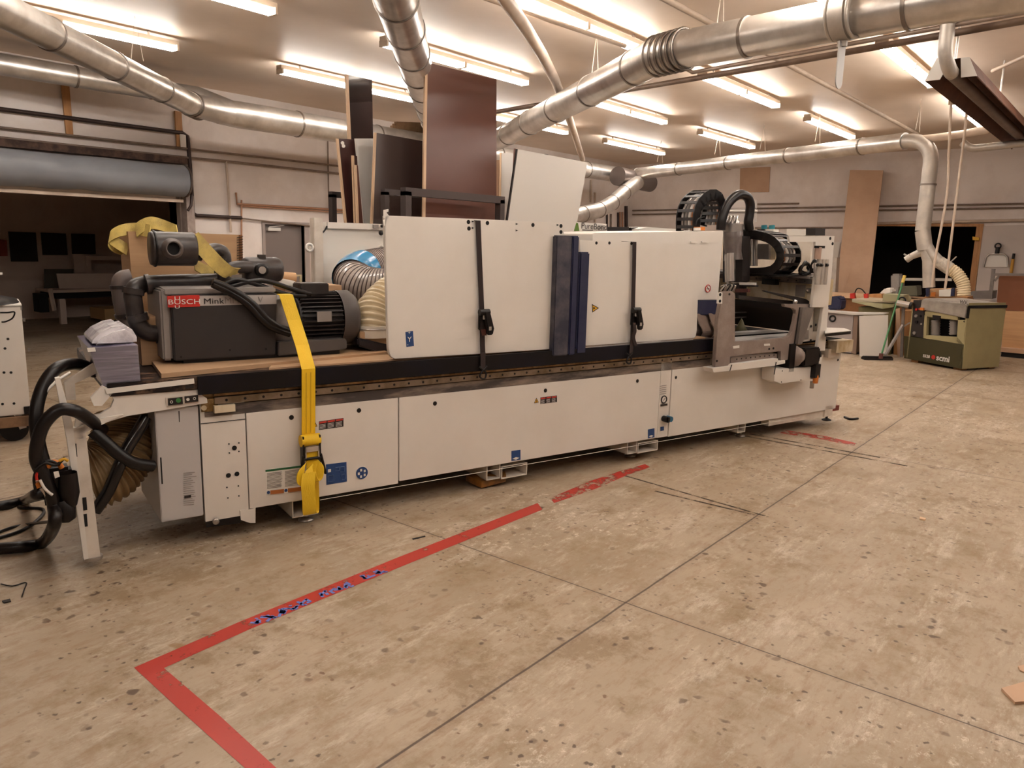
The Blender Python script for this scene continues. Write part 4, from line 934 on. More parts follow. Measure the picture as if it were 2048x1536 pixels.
# right end: side table with black edge and rack
K.part('end_table', G().slab([qz(1650,666,.95), qz(1702,661,.95), qz(1688,656,.95), qz(1650,655,.95)], (0,0,-.006)), M_ply, label='white top of the side slab')
K.part('end_table_edge', G().slab([qz(1650,666,.943), qz(1702,661,.943), qz(1688,656,.943), qz(1650,655,.943)], (0,0,-.032)), M_labb)
K.part('end_rack', G().box(*(lambda a, b: (a.x, b.x, -.1, .3, b.z, a.z))(q(1655,680,0), q(1685,700,0))), M_grime)
K.part('end_rack', G().box(*(lambda a, b: (a.x, b.x, -.05, .3, b.z, a.z))(q(1648,697,0), q(1668,712,0))), M_white2)

# ================================================================ hoses at the left end
def hose(name, label, pts, r, m=None, k=8, cat='hose', group=None):
    return solo(name, G().tube(smooth_path(pts, k), r, 14), m or M_rubber, label, cat, MACH, group)
hose('cable_conduit', 'fat black conduit arching from under the table end down to the floor', [q(190,745,.35), q(172,733,.3), q(145,728,.2), q(112,738,.1), q(85,775,.05), q(72,830,.0), q(78,890,-.02), q(98,960,-.05), q(108,1010,-.08), q(112,1030,-.1)], .03)
hose('cable_conduit', 'black conduit looping over the end leg and curling along the floor to the left', [q(205,860,.05), q(178,838,-.06), q(150,822,-.12), q(118,820,-.12), q(90,845,-.12), q(76,880,-.12), q(73,920,-.12), q(92,960,-.12), q(108,1010,-.12), q(108,1050,-.16), qz(85,1085,.035), qz(40,1094,.035), qz(-20,1098,.035), qz(-80,1100,.035)], .03)
hose('cable_conduit', 'black conduit lying on the floor toward the left edge', [q(88,985,-.05), q(70,990,-.02), qz(50,1000,.03), qz(10,1010,.03), qz(-60,1018,.03)], .028)
hose('cable_conduit', 'straight black hose crossing the ribbed duct from arm to floor', [q(292,835,.05), q(272,868,.02), q(250,905,0), q(235,940,-.02), q(215,985,-.01), q(190,1022,0)], .03, mat('shiny_black_hose', '#15100f', .18))
hose('cable_conduit', 'black hose running across the ribbed duct to the grey enclosure', [q(185,862,0), q(215,888,-.02), q(240,910,-.03), q(268,926,-.02), q(305,932,.02)], .03)
hose('thin_cable', 'thin black cable looping on the floor at lower left', [q(90,995,-.1), qz(45,1008,.01), qz(40,1015,.01), qz(85,1018,.01), qz(80,1035,.01), qz(45,1060,.01), qz(-10,1078,.01)], .009)
hose('thin_cable', 'thin black cable curving across the floor to the left edge', [q(104,1043,-.05), qz(60,1048,.01), qz(20,1056,.01), qz(-20,1072,.01)], .008)
hose('thin_cable', 'pale thin cable following the outer black conduit', [q(140,745,.1), q(110,765,.05), q(82,800,.02), q(74,850,0), q(88,930,-.06), q(100,970,-.08)], .007, M_labw)
# tangle of connectors
tg = Thing('cable_connectors', 'tangle of plugs, wires and black connectors beside the end leg', 'connectors', MACH, q(112,1010,-.05))
def tp(px, py, v=-.12): return q(px, py, v)
tg.part('plug_body', G().box(*(lambda p: (p.x-.07, p.x+.05, p.y-.05, p.y+.05, p.z-.12, p.z+.07))(tp(120,960,-.06))), M_black, bevel=.015)
tg.part('plug_body', G().lathe(tp(135,945), (0,0,-1), [(0,.04),(.1,.045),(.16,.03),(.2,.0)], 14), M_black)
tg.part('plug_body', G().lathe(tp(122,1000), Vector((.2,0,-1)), [(0,.03),(.05,.05),(.1,.04),(.12,0)], 14), M_black)
tg.part('plug_label', G().slab([tp(107,944,-.17), tp(117,942,-.17), tp(120,953,-.17), tp(110,957,-.17)], (0,.002,0)), M_labw)
tg.part('plug_tip', G().cyl(tp(82,975), tp(98,992), .018, n=12), M_steel); tg.part('plug_tip', G().cyl(tp(72,965), tp(78,974), .016, n=12), M_orange)
tg.part('wires', G().tube(smooth_path([tp(95,935),tp(105,924),tp(118,928),tp(124,936)],5), .012, 8), M_orange)
for k_, (m_, P_) in enumerate(((M_black, [(72,985),(68,955),(80,930),(100,922),(120,930)]),(M_red, [(74,960),(73,950),(80,940),(86,935)]),(M_labw, [(80,960),(88,975),(98,985),(105,990)]),(M_black, [(70,940),(90,926),(112,930),(130,915)]),(M_laby, [(118,922),(128,918),(136,922)]))):
    tg.part('wire', G().tube(smooth_path([tp(*p, -.13-.01*k_) for p in P_], 5), .007, 6), m_)
# ribbed duct under the end
hp = smooth_path([q(258,838,.35), q(252,875,.3), q(243,905,.25), q(225,932,.22), q(205,948,.2), q(178,958,.2)], 10)
P_ = resample(hp, .0045)
solo('ribbed_hose', G().tube(P_, [.162+.011*math.sin(i*math.pi/2.2) for i in range(len(P_))], 30, False), mat('tan_ribbed_hose', '#8f7450', .5, c2='#7a6242', scale=4, amt=.6), 'fat tan ribbed hose bending under the table end', 'hose', MACH)
# ================================================================ LOAD ON THE TABLE
TZ = .926
def qp(pxs, v, off, g=None): return (g or G()).slab([q(*p, v) for p in pxs], off)
# tall panels standing along the front edge
def standing(name, label, x0, x1, z0, z1, v, th, rad=.0, rsides='', M=M_white, group=None):
    pts = []
    for cx, cz, sx, sz, key in ((x0, z0, 1, 1, 'bl'), (x1, z0, -1, 1, 'br'), (x1, z1, -1, -1, 'tr'), (x0, z1, 1, -1, 'tl')):
        if key in rsides:
            a0 = {'bl': 180, 'br': 270, 'tr': 0, 'tl': 90}[key]
            for i in range(7):
                a = R(a0+i*15); pts.append((cx+sx*rad+rad*math.cos(a), v, cz+sz*rad+rad*math.sin(a)))
        else: pts.append((cx, v, cz))
    t = Thing(name, label, 'panel', MACH, ((x0+x1)/2, v, z0), group)
    t.part('sheet', G().slab(pts, (0, th, 0)), M, bevel=.002)
    return t
pb = .97
a = q(790,718,-.01); b = q(768,450,-.01); c = q(1112,699,-.01)
t = Thing('machine_panel', 'large white steel panel standing on the table left of the navy guards', 'panel', MACH, (1.2, 0, TZ))
out = [(769,431),(955,438),(1128,446),(1128,470),(1111,698),(960,708),(790,718),(784,715),(779,708),(777,698)]
t.part('sheet', G().slab([q(*p, 0) for p in out], (0,.03,0)), M_white, bevel=.003)
t.part('hook_tab', qp([(767,420),(777,418),(777,423),(773,425),(776,429),(780,433),(773,438),(767,436)], .0, (0,.004,0)), M_labw)
t.part('hook_tab', qp([(766,440),(772,438),(772,450),(768,452)], .0, (0,.004,0)), M_labw)
for x, y in ((937,444),(938,457),(975,446),(1066,450),(1122,452),(1122,464)): 
    p = q(x, y, -.001); t.part('slot_hole', G().cyl(p, p+Vector((0,.002,0)), .013, n=14), M_hole)
for x, y in ((946,443),(946,456),(1034,448),(1034,461),(1116,450)):
    t.part('arrow_mark', qp([(x-2.5,y-2),(x+2.5,y),(x-2.5,y+2)], -.001, (0,.001,0)), M_labb)
lb = t.part('axis_label', qp([(811,664),(826,662),(828,692),(813,694)], -.002, (0,.002,0)), M_blue, label='blue label with Y and arrows', bevel=.0)
r_ = Vector((1,0,0)); u_ = Vector((0,0,1))
p = q(815,684,-.004); t.text('axis_letter', 'Y', p, r_, u_, .045, M_labw, lb)
for px, py, s_ in ((818,669,'+'),(816,692,'-')): t.text('axis_sign', s_, q(px-2, py, -.004), r_, u_, .03, M_labw, lb)
# panel 2
t = Thing('machine_panel', 'smaller white panel with rounded corner standing right of the navy guards', 'panel', MACH, (2.6, 0, TZ))
out = [(1159,480),(1178,481),(1290,484),(1400,490),(1394,660),(1392,672),(1385,681),(1375,683),(1268,690),(1165,698)]
t.part('sheet', G().slab([q(*p, .02) for p in out], (0,.03,0)), M_white, bevel=.003)
for x, y in ((1193,486),(1219,486),(1263,487)):
    p = q(x, y, .019); t.part('slot_hole', G().cyl(p, p+Vector((0,.002,0)), .011, n=14), M_hole)
t.part('hazard_label', qp([(1184,608),(1198,616),(1185,625)], .018, (0,.002,0)), M_labb)
t.part('hazard_label', qp([(1185.3,610.5),(1195.5,616.2),(1186.2,622.5)], .0165, (0,.002,0)), M_laby, label='yellow warning triangle')
t.part('hazard_mark', qp([(1187,614),(1191,616),(1187,619)], .015, (0,.002,0)), M_labb)
# navy guards
a, b = q(1112,470,-.04), q(1158,470,-.04)
zt_ = q(1130,471,-.04).z
g = G().slab([(a.x,-.03,TZ-.02),(a.x,.04,TZ-.02),(b.x,.04,TZ-.02),(b.x,-.04,TZ-.02),(a.x+.16,-.045,TZ-.02)], (0,0,zt_-TZ+.02))
t = Thing('foam_guard', 'taller scuffed navy bumper between the two white panels', 'bumper', MACH, ((a.x+b.x)/2, 0, TZ-.02), 'navy bumper guards')
t.part('body', G().box(a.x, a.x+.135, -.05, -.0, TZ-.035, zt_), M_navyworn, bevel=.008, label='scuffed grey-blue front side'); t.part('body', G().box(a.x+.135, b.x-.005, -.055, 0.0, TZ-.035, zt_), M_navy, bevel=.008)
a, b = q(1158,505,-.03), q(1178,505,-.03); zt2 = q(1165,504,-.03).z
solo('foam_guard', G().box(a.x, b.x, -.045, .0, TZ-.035, zt2), M_navy, 'shorter plain navy bumper beside the scuffed one', 'bumper', MACH, 'navy bumper guards', bevel=.01)
# black ratchet straps round the panels
def ratchet_strap(label, pxs, rat, hook, v=-.02):
    t = Thing('ratchet_strap', label, 'strap', MACH, q(*hook, -.06), 'black ratchet straps')
    P_ = [q(*p, v) for p in pxs]
    P_ = [P_[0]+Vector((0,.12,.004))]+P_
    t.part('webbing', G().ribbon(P_, Vector((.036,0,0)), .003), M_strapblk)
    p = q(*rat, v-.02)
    r_ = t.part('ratchet', G().box(p.x-.03, p.x+.03, p.y-.012, p.y+.012, p.z-.07, p.z+.05).cyl((p.x-.036,p.y-.02,p.z+.045),(p.x+.036,p.y-.02,p.z+.045),.02,n=12), M_black, bevel=.006)
    t.part('ratchet_handle', G().slab([(p.x-.01,p.y-.012,p.z+.05),(p.x+.03,p.y-.014,p.z+.055),(p.x+.065,p.y-.014,p.z-.06),(p.x+.055,p.y-.014,p.z-.1),(p.x+.02,p.y-.012,p.z-.1)], (0,-.03,0)), M_black, r_, bevel=.006)
    t.part('handle_window', G().box(p.x+.02,p.x+.04,p.y-.047,p.y-.044,p.z-.07,p.z-.045), M_chrome, r_)
    t.part('ratchet_spool', G().box(p.x-.012, p.x+.012, p.y-.03, p.y-.012, p.z-.0, p.z+.025), M_chrome, r_)
    h_ = q(*hook, -.06)
    t.part('hook', G().tube(smooth_path([h_+Vector((-.03,0,.05)), h_+Vector((.02,0,.01)), h_+Vector((.015,0,-.03)), h_+Vector((-.015,0,-.025)), h_+Vector((-.02,0,.0)), h_+Vector((.03,0,.05))], 5), .006, 8), M_black)
    return t
t = ratchet_strap('black ratchet strap over the left white panel', [(956,441),(960,540),(964,630),(965,690),(966,712)], (965,638), (966,748))
t.part('webbing_tail', G().ribbon([q(965,655,-.05), q(969,671,-.05)], Vector((.035,0,0)), .003), mat('brown_webbing', '#4a2218', .7))
t.part('webbing', G().ribbon([q(966,705,-.05), q(966,738,-.06)], Vector((.036,0,0)), .003), M_strapblk)
t = ratchet_strap('black ratchet strap over the right white panel', [(1269,484),(1268,540),(1266,620),(1264,690)], (1268,632), (1258,719), v=.0)
t.part('webbing_tail', G().ribbon(smooth_path([q(1268,645,-.06), q(1270,662,-.06), q(1267,675,-.06), q(1272,692,-.06)], 4), Vector((.03,0,0)), .003), M_strapblk)
t.part('webbing', G().ribbon([q(1264,680,-.05), q(1262,707,-.06)], Vector((.036,0,0)), .003), M_strapblk)
# boards on the table
g = G().slab([qz(303,707,TZ+.03), qz(325,747,TZ+.03), qz(575,722,TZ+.03), qz(780,697,TZ+.03), qz(700,672,TZ+.03)], (0,0,-.025))
p0_, p1_ = qz(325,744,.95), qz(303,706,.95)
solo('base_board', G().slab([(-.75,.0,.952),(.62,.24,.952),(.66,.95,.952),(-.7,.72,.952)], (0,0,-.024)), M_mdf, 'thick brown MDF board under the vacuum pump', 'board', MACH)
solo('thin_board', G().slab([(-.2,.02,TZ+.002),(3.3,.02,TZ+.002),(3.3,.14,TZ+.002),(-.1,.24,TZ+.002)], (0,0,.01)), M_mdf, 'thin brown strip of board under the standing panels', 'board', MACH)

# ---------------------------------------------------------------- vacuum pump
pv = .26; pzb = .954
pa = q(345,722,pv); PX0 = q(345,650,pv).x; PX1 = q(556,650,pv).x; pz0 = .972; pz1 = q(345,591,pv).z; pz2 = q(345,591,pv).z+.03
P = Thing('vacuum_pump', 'dark grey industrial vacuum pump with red name badge on a brown board', 'pump', MACH, (0, pv+.2, pzb))
P.part('housing', G().slab([(PX0,pv,pz0),(PX1-.02,pv,pz0),(PX1,pv,pz1),(PX0,pv,pz1),], (0,.42,0)), M_pump, label='flat dark front cover', bevel=.006)
P.part('top_cover', G().slab([(PX0-.03,pv+.02,pz1),(PX0-.03,pv+.42,pz1+.02),(PX1,pv+.42,pz1+.02),(PX1,pv+.02,pz1+.005)], (0,0,.03)), M_pumpg, bevel=.006)
P.part('side_cover', G().box(PX0-.05, PX0, pv+.03, pv+.42, pz0, pz1+.03), M_pumpg, label='lighter grey end cover', bevel=.01)
P.part('badge_strip', qp([(345,592),(553,590),(553,608),(346,613)], pv-.003, (0,.003,0)), mat('badge_silver', '#b2aaa5', .4), label='pale grey name strip')
bd = P.part('badge', qp([(334,592),(399,590),(400,613),(336,615)], pv-.005, (0,.003,0)), M_red, label='red name badge with white letters')
P.text('badge_lettering', 'BUSCH', q(335.5,609,pv-.009), (1,0,.0), (0,0,1), .038, M_labw, bd, sx=1.4)
P.text('badge_lettering', 'U', q(348,600,pv-.009), (1,0,0), (0,0,1), .028, M_labw, bd, sx=1.7)
P.text('badge_lettering', 'U', q(349,617,pv-.009), (1,0,0), (0,0,1), .024, M_labw, bd, sx=1.7)
P.text('name_lettering', 'Mink', q(407,608,pv-.006), (1,0,0), (0,0,1), .044, M_labb, sx=1.25)
P.text('name_lettering', 'MM', q(449,607,pv-.006), (1,0,0), (0,0,1), .052, mat('faint_letter', '#8d8580', .5))
P.text('name_lettering', 'V', q(516,605,pv-.006), (1,0,0), (0,0,1), .048, mat('faint_letter', '#8d8580', .5))
P.part('foot_rail', G().box(PX0+.05, PX1+.38, pv+.02, pv+.07, pzb, pz0+.005).box(PX0+.05, PX1+.38, pv+.36, pv+.41, pzb, pz0+.005), M_black)
P.part('motor_base', G().slab([q(*p, pv) for p in ((557,685),(690,677),(694,681),(694,697),(680,700),(557,712))], (0,.42,0)), mat('rail_grey', '#524b48', .5), bevel=.004)
for x, y in ((362,714),(460,700),(532,698)): 
    p = q(x, y, pv-.002); P.part('bolt', G().cyl(p, p+Vector((0,.003,0)), .006, n=10), M_hole)
# motor, axis along u
mc = Vector((0, pv+.2, q(640,636,pv+.2).z)); R_m = .15
mx0, mx1, mx2, mx3 = PX1, q(598,640,pv+.1).x, q(682,640,pv+.1).x, q(716,640,pv+.15).x
P.part('motor_adapter', G().lathe((mx0-.02,mc.y,mc.z), (1,0,0), [(0,0),(0,.17),(.1,.175),((mx1-mx0)*.8,.16),((mx1-mx0),.15),(mx1-mx0+.02,0)], 32), M_pumpg, label='grey bell housing')
P.part('motor_body', G().cyl((mx1,mc.y,mc.z),(mx2,mc.y,mc.z), R_m-.012, n=32), M_motor)
g = G()
for i in range(36):
    a = 2*math.pi*i/36; d = Vector((0, math.cos(a), math.sin(a)))
    g.bar(Vector((mx1+.01,mc.y,mc.z))+d*(R_m), Vector((mx2-.005,mc.y,mc.z))+d*(R_m), .005, .035, up=d)
P.part('cooling_fins', g, M_motor)
P.part('fan_cover', G().lathe((mx2,mc.y,mc.z), (1,0,0), [(0,R_m+.02),((mx3-mx2)*.6,R_m+.022),((mx3-mx2)*.85,R_m-.005),(mx3-mx2,R_m-.05),(mx3-mx2,0)], 32), mat('fan_grey', '#4d4644', .45))
p = q(648,633,pv+.03); P.part('motor_plate', G().box(p.x-.045, p.x+.045, p.y-.01, p.y, p.z-.03, p.z+.03), M_pumpg)
P.part('terminal_box', G().box(mx1+.02, mx1+.2, mc.y-.08, mc.y+.06, mc.z+R_m, mc.z+R_m+.07), M_motor, bevel=.006)
# pipes of the pump
def pp(px, py, v): return q(px, py, v)
P.part('side_pipe', G().tube(smooth_path([pp(340,669,.45), pp(318,667,.45), pp(296,665,.45), pp(279,652,.45), pp(272,635,.45), pp(268,610,.45), pp(266,590,.45), pp(271,575,.47), pp(290,568,.5), pp(320,566,.5), pp(380,564,.5), pp(440,562,.5), pp(470,552,.5)], 5), .046, 18), M_pipeb, label='front dark pipe from the pump side to the filters')
for a, b in (((328,668),(313,667)),((277,642),(273,628)),((266,588),(268,576)),((300,568),(292,569))):
    v_ = .45; A_, B_ = pp(*a, v_), pp(*b, v_); P.part('pipe_coupling', G().tube([A_, B_], .055, 18), M_pipeb)
P.part('side_pipe', G().tube(smooth_path([pp(262,556,.7), pp(246,560,.7), pp(242,575,.7), pp(247,610,.7), pp(255,640,.7), pp(268,655,.65), pp(290,665,.55)], 5), .052, 18), mat('pipe_grey_brown', '#6f6460', .45), label='rear paler pipe')
P.part('pipe_coupling', G().tube([pp(242,570,.7), pp(243,577,.7)], .06, 18), M_pipeb); P.part('pipe_coupling', G().tube([pp(251,626,.7), pp(253,634,.7)], .06, 18), M_pipeb)
# filter canister (axis roughly along u)
fa, fb = pp(300,497,.42), pp(390,497,.42); fr = .5*(pp(350,463,.42).z-pp(350,531,.42).z)
fc = P.part('filter_canister', G().lathe(fa, (1,0,0), [(0,0),(0,fr*.95),(.01,fr),((fb-fa).length*.95,fr),((fb-fa).length,fr*.93),((fb-fa).length,0)], 32), M_pipeb, label='dark filter canister with round port')
ph = pp(345,497,.42-fr)
P.part('canister_port', G().lathe(ph+Vector((0,.03,0)), (0,-1,0), [(0,.055),(.04,.055),(.045,.042),(.07,.042),(.07,.034),(.02,.034),(.02,0)], 24), mat('port_grey', '#5f5550', .4), fc)
P.part('port_hole', G().cyl(ph+Vector((0,.0,0)), ph+Vector((0,-.012,0)), .034, n=20), M_hole, fc)
P.part('canister_strap', G().ring(fa+Vector((.02,0,0)), (1,0,0), fr+.002, .006, 30, 6), M_black, fc)
P.part('canister_neck', G().tube(smooth_path([fb, pp(410,505,.44), pp(430,500,.48), pp(446,507,.5), pp(449,530,.5), pp(449,560,.5)], 5), .04, 16), M_pipeb)
P.part('neck_collar', G().tube([pp(398,502,.43), pp(404,503,.43)], .055, 18), M_pipeb)
P.part('tee_body', G().box(*(lambda a, b: (a.x, b.x, .46, .56, b.z, a.z))(pp(432,536,.5), pp(462,560,.5))), M_black, bevel=.01)
# second filter
ga, gb = pp(500,543,.52), pp(540,540,.52); gr = .5*(pp(520,514,.52).z-pp(520,565,.52).z)
f2 = P.part('filter_canister', G().lathe(pp(488,540,.5), Vector((1,.15,0)), [(0,0),(0,gr*.9),(.02,gr),(.2,gr),(.22,gr*.9),(.22,0)], 28), M_pipeb, label='smaller filter canister with a bright disc')
p = pp(523,540,.5-gr)
P.part('canister_port', G().lathe(p+Vector((0,.02,0)), (0,-1,0), [(0,.04),(.03,.04),(.035,.028),(.035,0)], 18), M_black, f2); P.part('port_disc', G().cyl(p-Vector((0,.014,0)), p-Vector((0,.018,0)), .022, n=14), M_chrome, f2)
P.part('bend', G().tube(smooth_path([pp(500,535,.45), pp(475,534,.42), pp(455,540,.4), pp(448,555,.4), pp(462,562,.42)], 5), .035, 16), M_pipeb)
P.part('bracket', G().slab([pp(463,550,.38), pp(484,549,.38), pp(484,561,.38), pp(462,562,.38)], (0,.02,0)), M_castd)
P.part('latch_clip', G().box(*(lambda a: (a.x-.02, a.x+.02, a.y-.02, a.y+.02, a.z-.01, a.z+.02))(pp(523,516,.5))), M_pipeb)
# cables over the pump
for k_, (lab, m_, P0) in enumerate((('a', M_rubber, [(425,563),(455,575),(485,592),(510,612),(535,640),(560,655),(585,662)]),('b', M_rubber, [(425,568),(460,585),(495,608),(520,635),(545,655),(580,668)]),('c', M_rubber, [(440,573),(470,560),(505,566),(545,580),(580,590),(612,592)]),('d', M_rubber, [(460,573),(505,562),(540,564),(590,580),(622,588)]))):
    P.part('power_cable', G().tube(smooth_path([pp(*p, pv-.03 if k_ < 2 else pv+.08) for p in P0], 6), .02 if k_ < 2 else .014, 12), m_)

# yellow ratchet strap over the pump
S = Thing('ratchet_strap', 'wide yellow ratchet strap over the pump hanging down the front doors', 'strap', MACH, q(620,1020,-.07))
W_ = .078
sv = pv-.09
S.part('webbing', G().ribbon([q(566,588,.35), q(572,590,.16), q(588,640,.12), q(604,690,.05), q(617,738,-.045), q(617,760,-.045), q(617,868,-.04)], [Vector((W_,0,0))]*7, .004), M_yel)
g = G()
for dx_ in (-.013, .013): g.ribbon([q(617,745,-.048)+Vector((dx_,0,0)), q(617,866,-.043)+Vector((dx_,0,0))], Vector((.006,0,0)), .002)
S.part('webbing_stripe', g, mat('strap_stripe', '#c99c0a', .6))
c_ = q(620,880,-.06)
rt_ = S.part('ratchet', G().box(c_.x-.052,c_.x-.044,c_.y-.03,c_.y+.02,c_.z-.14,c_.z+.03).box(c_.x+.044,c_.x+.052,c_.y-.03,c_.y+.02,c_.z-.14,c_.z+.03), M_black)
S.part('spool', G().cyl((c_.x-.055,c_.y,c_.z),(c_.x+.055,c_.y,c_.z),.034,n=18), M_yel, rt_, 'yellow webbing wound on the spool')
S.part('buckle', G().box(c_.x-.04,c_.x+.04,c_.y-.035,c_.y-.025,c_.z-.06,c_.z-.03).box(c_.x-.04,c_.x-.034,c_.y-.035,c_.y-.02,c_.z-.1,c_.z-.03).box(c_.x+.034,c_.x+.04,c_.y-.035,c_.y-.02,c_.z-.1,c_.z-.03), M_chrome, rt_)
S.part('handle', G().tube([(c_.x-.05,c_.y-.03,c_.z-.08),(c_.x-.075,c_.y-.035,c_.z-.2)], .008, 8).tube([(c_.x+.05,c_.y-.03,c_.z-.08),(c_.x+.075,c_.y-.035,c_.z-.2)], .008, 8).cyl((c_.x-.052,c_.y-.03,c_.z-.1),(c_.x+.052,c_.y-.03,c_.z-.1),.008,n=10), M_black, rt_)
S.part('webbing', G().ribbon([(c_.x,c_.y-.02,c_.z-.06),(c_.x,c_.y-.025,c_.z-.2)], Vector((W_*.85,0,0)), .004), M_yel)
def knotband(P0, w_, lab=None):
    S.part('webbing_tail', G().ribbon(smooth_path([q(x, y, v) for x, y, v in P0], 7), w_, .004), M_yel)
knotband([(614,924,-.09),(603,938,-.12),(602,957,-.13),(614,966,-.13),(622,955,-.14),(618,935,-.12)], Vector((.055,.03,.03)))
knotband([(626,924,-.08),(637,938,-.12),(636,958,-.13),(628,965,-.13),(622,950,-.12),(624,932,-.11)], Vector((.045,-.04,.03)))
knotband([(618,945,-.15),(616,970,-.16),(618,1000,-.15),(619,1024,-.13),(622,1028,-.1),(625,1022,-.06),(625,985,-.06),(624,960,-.08)], Vector((.078,0,.0)))
# dirty yellow sling loops on top
T = Thing('lifting_sling', 'dirty yellow lifting sling looped over the cardboard and filter', 'sling', MACH, q(300,540,.6))
def sling(P0, wv):
    T.part('webbing', G().ribbon(smooth_path([q(x, y, v) for x, y, v in P0], 7), wv, .006), M_yeld)
sling([(262,488,.95),(244,497,.92),(224,488,.9),(220,474,.9),(240,462,.88),(270,458,.85),(300,462,.7)], Vector((.02,.03,.07)))
sling([(222,478,.9),(240,490,.85),(255,500,.85)], Vector((.02,.03,.06)))
sling([(272,462,.8),(285,452,.78),(305,446,.75),(330,452,.7),(355,462,.6)], Vector((.0,.05,.07)))
sling([(386,474,.38),(402,492,.36),(420,512,.34),(440,532,.34),(458,545,.36),(475,545,.4)], Vector((.06,.0,.055)))
sling([(388,528,.55),(405,538,.56),(422,545,.58),(445,553,.6)], Vector((.0,.04,.07)))
# cardboard crate behind the pump
cbv = .8
t = Thing('cardboard_box', 'tall cardboard box standing behind the pump', 'box', MACH, q(370,700,cbv))
out = [(255,463),(388,463),(484,470),(487,540),(485,700),(275,706)]
ztop = q(300,463,cbv).z
t.part('box_body', G().slab([q(*p, cbv) for p in ((256,463),(310,463),(485,470),(484,690),(275,706))], (0,.35,0)), M_card)
t.part('torn_edge', G().slab([q(*p, cbv-.004) for p in ((478,470),(485,470),(486,545),(479,548))], (0,.004,0)), M_mdfedge)
g = G()
for i in range(14): g.bar(q(474,475+i*5.2,cbv-.01), q(486,473+i*5.2,cbv-.01), .006, .003)
t.part('staples', g, M_black)
for i, v_ in enumerate((.62, .5)):
    pass
solo('cardboard_block', G().box(*(lambda a, b: (a.x, b.x, .45, .8, .93, a.z))(q(275,632,.5), q(332,632,.5))), M_card, 'lower cardboard slabs between pump and box', 'cardboard', MACH)
# plastic-wrapped bundle at the table end
t = Thing('wrapped_bundle', 'stack of panels shrink-wrapped in plastic on the table end', 'bundle', MACH, q(220,770,.4))
fb_ = [qz(178,693,1.02), qz(275,690,1.02)]
t.part('stack', G().slab([q(178,697,.0), q(275,690,.0), q(281,762,.0), q(208,775,.0)], (0,.55,0)), mat('wrapped_navy', '#3c3550', .25, c2='#8d8498', scale=4, amt=.8, stretch=(.5,1,12), lo=.48, hi=.62), label='navy panels behind plastic film')
t.part('film', G().slab([q(176,697,-.012), q(276,689,-.012), q(281,764,-.012), q(206,777,-.012)], (0,.003,0)), mat('film_thin', '#cfc8cc', .12, alpha=.16))
t.part('white_pack', G().slab([q(184,696,.08), q(186,682,.08), q(200,668,.08), q(225,656,.08), q(252,651,.08), q(266,660,.08), q(275,675,.08), q(275,692,.08)], (0,.4,0)), mat('white_film', '#e6e2e6', .18, c2='#a9a3ab', scale=7, amt=.7, bump=.8, bscale=14), label='crumpled white plastic packet', bevel=.02)
t.part('paper_slip', G().slab([q(174,696,-.02), q(190,695,-.02), q(192,703,-.02), q(176,704,-.02)], (0,.002,0)), M_labw)
# MDF plank and things behind the motor
solo('wood_block', G().box(*(lambda a, b: (a.x, b.x, .75, 1.0, .93, a.z))(q(560,570,.85), q(672,572,.85))), M_mdf, 'brown board block behind the pump motor', 'board', MACH)
solo('plywood_block', G().box(*(lambda a, b: (a.x, b.x, .32, .7, b.z, a.z))(q(716,662,.35), q(780,688,.35))), M_mdf, 'wooden block under the cream hose', 'board', MACH, bevel=.004)
solo('black_cushion', G().slab([q(715,675,.3), q(780,690,.3), q(782,716,.3), q(770,712,.3), q(740,700,.3), q(716,692,.3)], (0,.35,0)), mat('black_vinyl', '#241e22', .3), 'black vinyl pad below the wooden block', 'pad', MACH, bevel=.01)
solo('paper_roll', G().cyl(q(540,552,.9), q(590,556,.9), .035, n=18), M_card, 'brown paper roll lying behind the pump filter', 'roll', MACH)
solo('crumpled_rags', G().slab([q(545,565,.7), q(560,556,.7), q(590,562,.7), q(600,572,.7), q(560,576,.7)], (0,.1,0)), M_labw, 'grey crumpled sheets behind the pump motor', 'rags', MACH, bevel=.01)
# white cabinet frame behind the table
t = Thing('white_guard_panel', 'white guard panel with post standing behind the table', 'panel', MACH, q(700,600,1.55)*1)
v_ = 1.5
pa_, pb_ = q(645,455,v_), q(782,462,v_)
t.part('sheet', G().box(pa_.x, pb_.x+.5, v_, v_+.04, .3, q(700,446,v_).z), M_labw)
t.part('top_rail', G().box(pa_.x+.03, pb_.x+.5, v_-.03, v_, q(700,458,v_).z, q(700,446,v_).z), M_white)
t.part('post', G().box(q(625,500,v_).x, q(643,500,v_).x, v_-.04, v_+.05, .3, q(635,436,v_).z), M_white2, label='pale upright post', bevel=.004)
for x, y in ((619,495),(762,498)):
    p = q(x, y, v_-.06); t.part('ring_knob', G().ring(p, (0,1,0), .025, .01, 18, 6).cyl(p, p+Vector((.04,.04,0)), .012, n=10), M_labw)
t.part('thin_cable', G().tube(smooth_path([q(654,452,v_-.02), q(650,460,v_-.02), q(642,470,v_-.02), q(640,482,v_-.02)], 4), .006, 6), M_black)
t.part('latch', G().box(*(lambda a, b: (a.x, b.x, v_-.05, v_-.03, b.z, a.z))(q(742,449,v_), q(752,457,v_))), M_pumpg)
t.part('latch_knob', G().ball(q(762,466,v_-.05), .02, 10).ball(q(764,452,v_-.05), .014, 10), M_black)
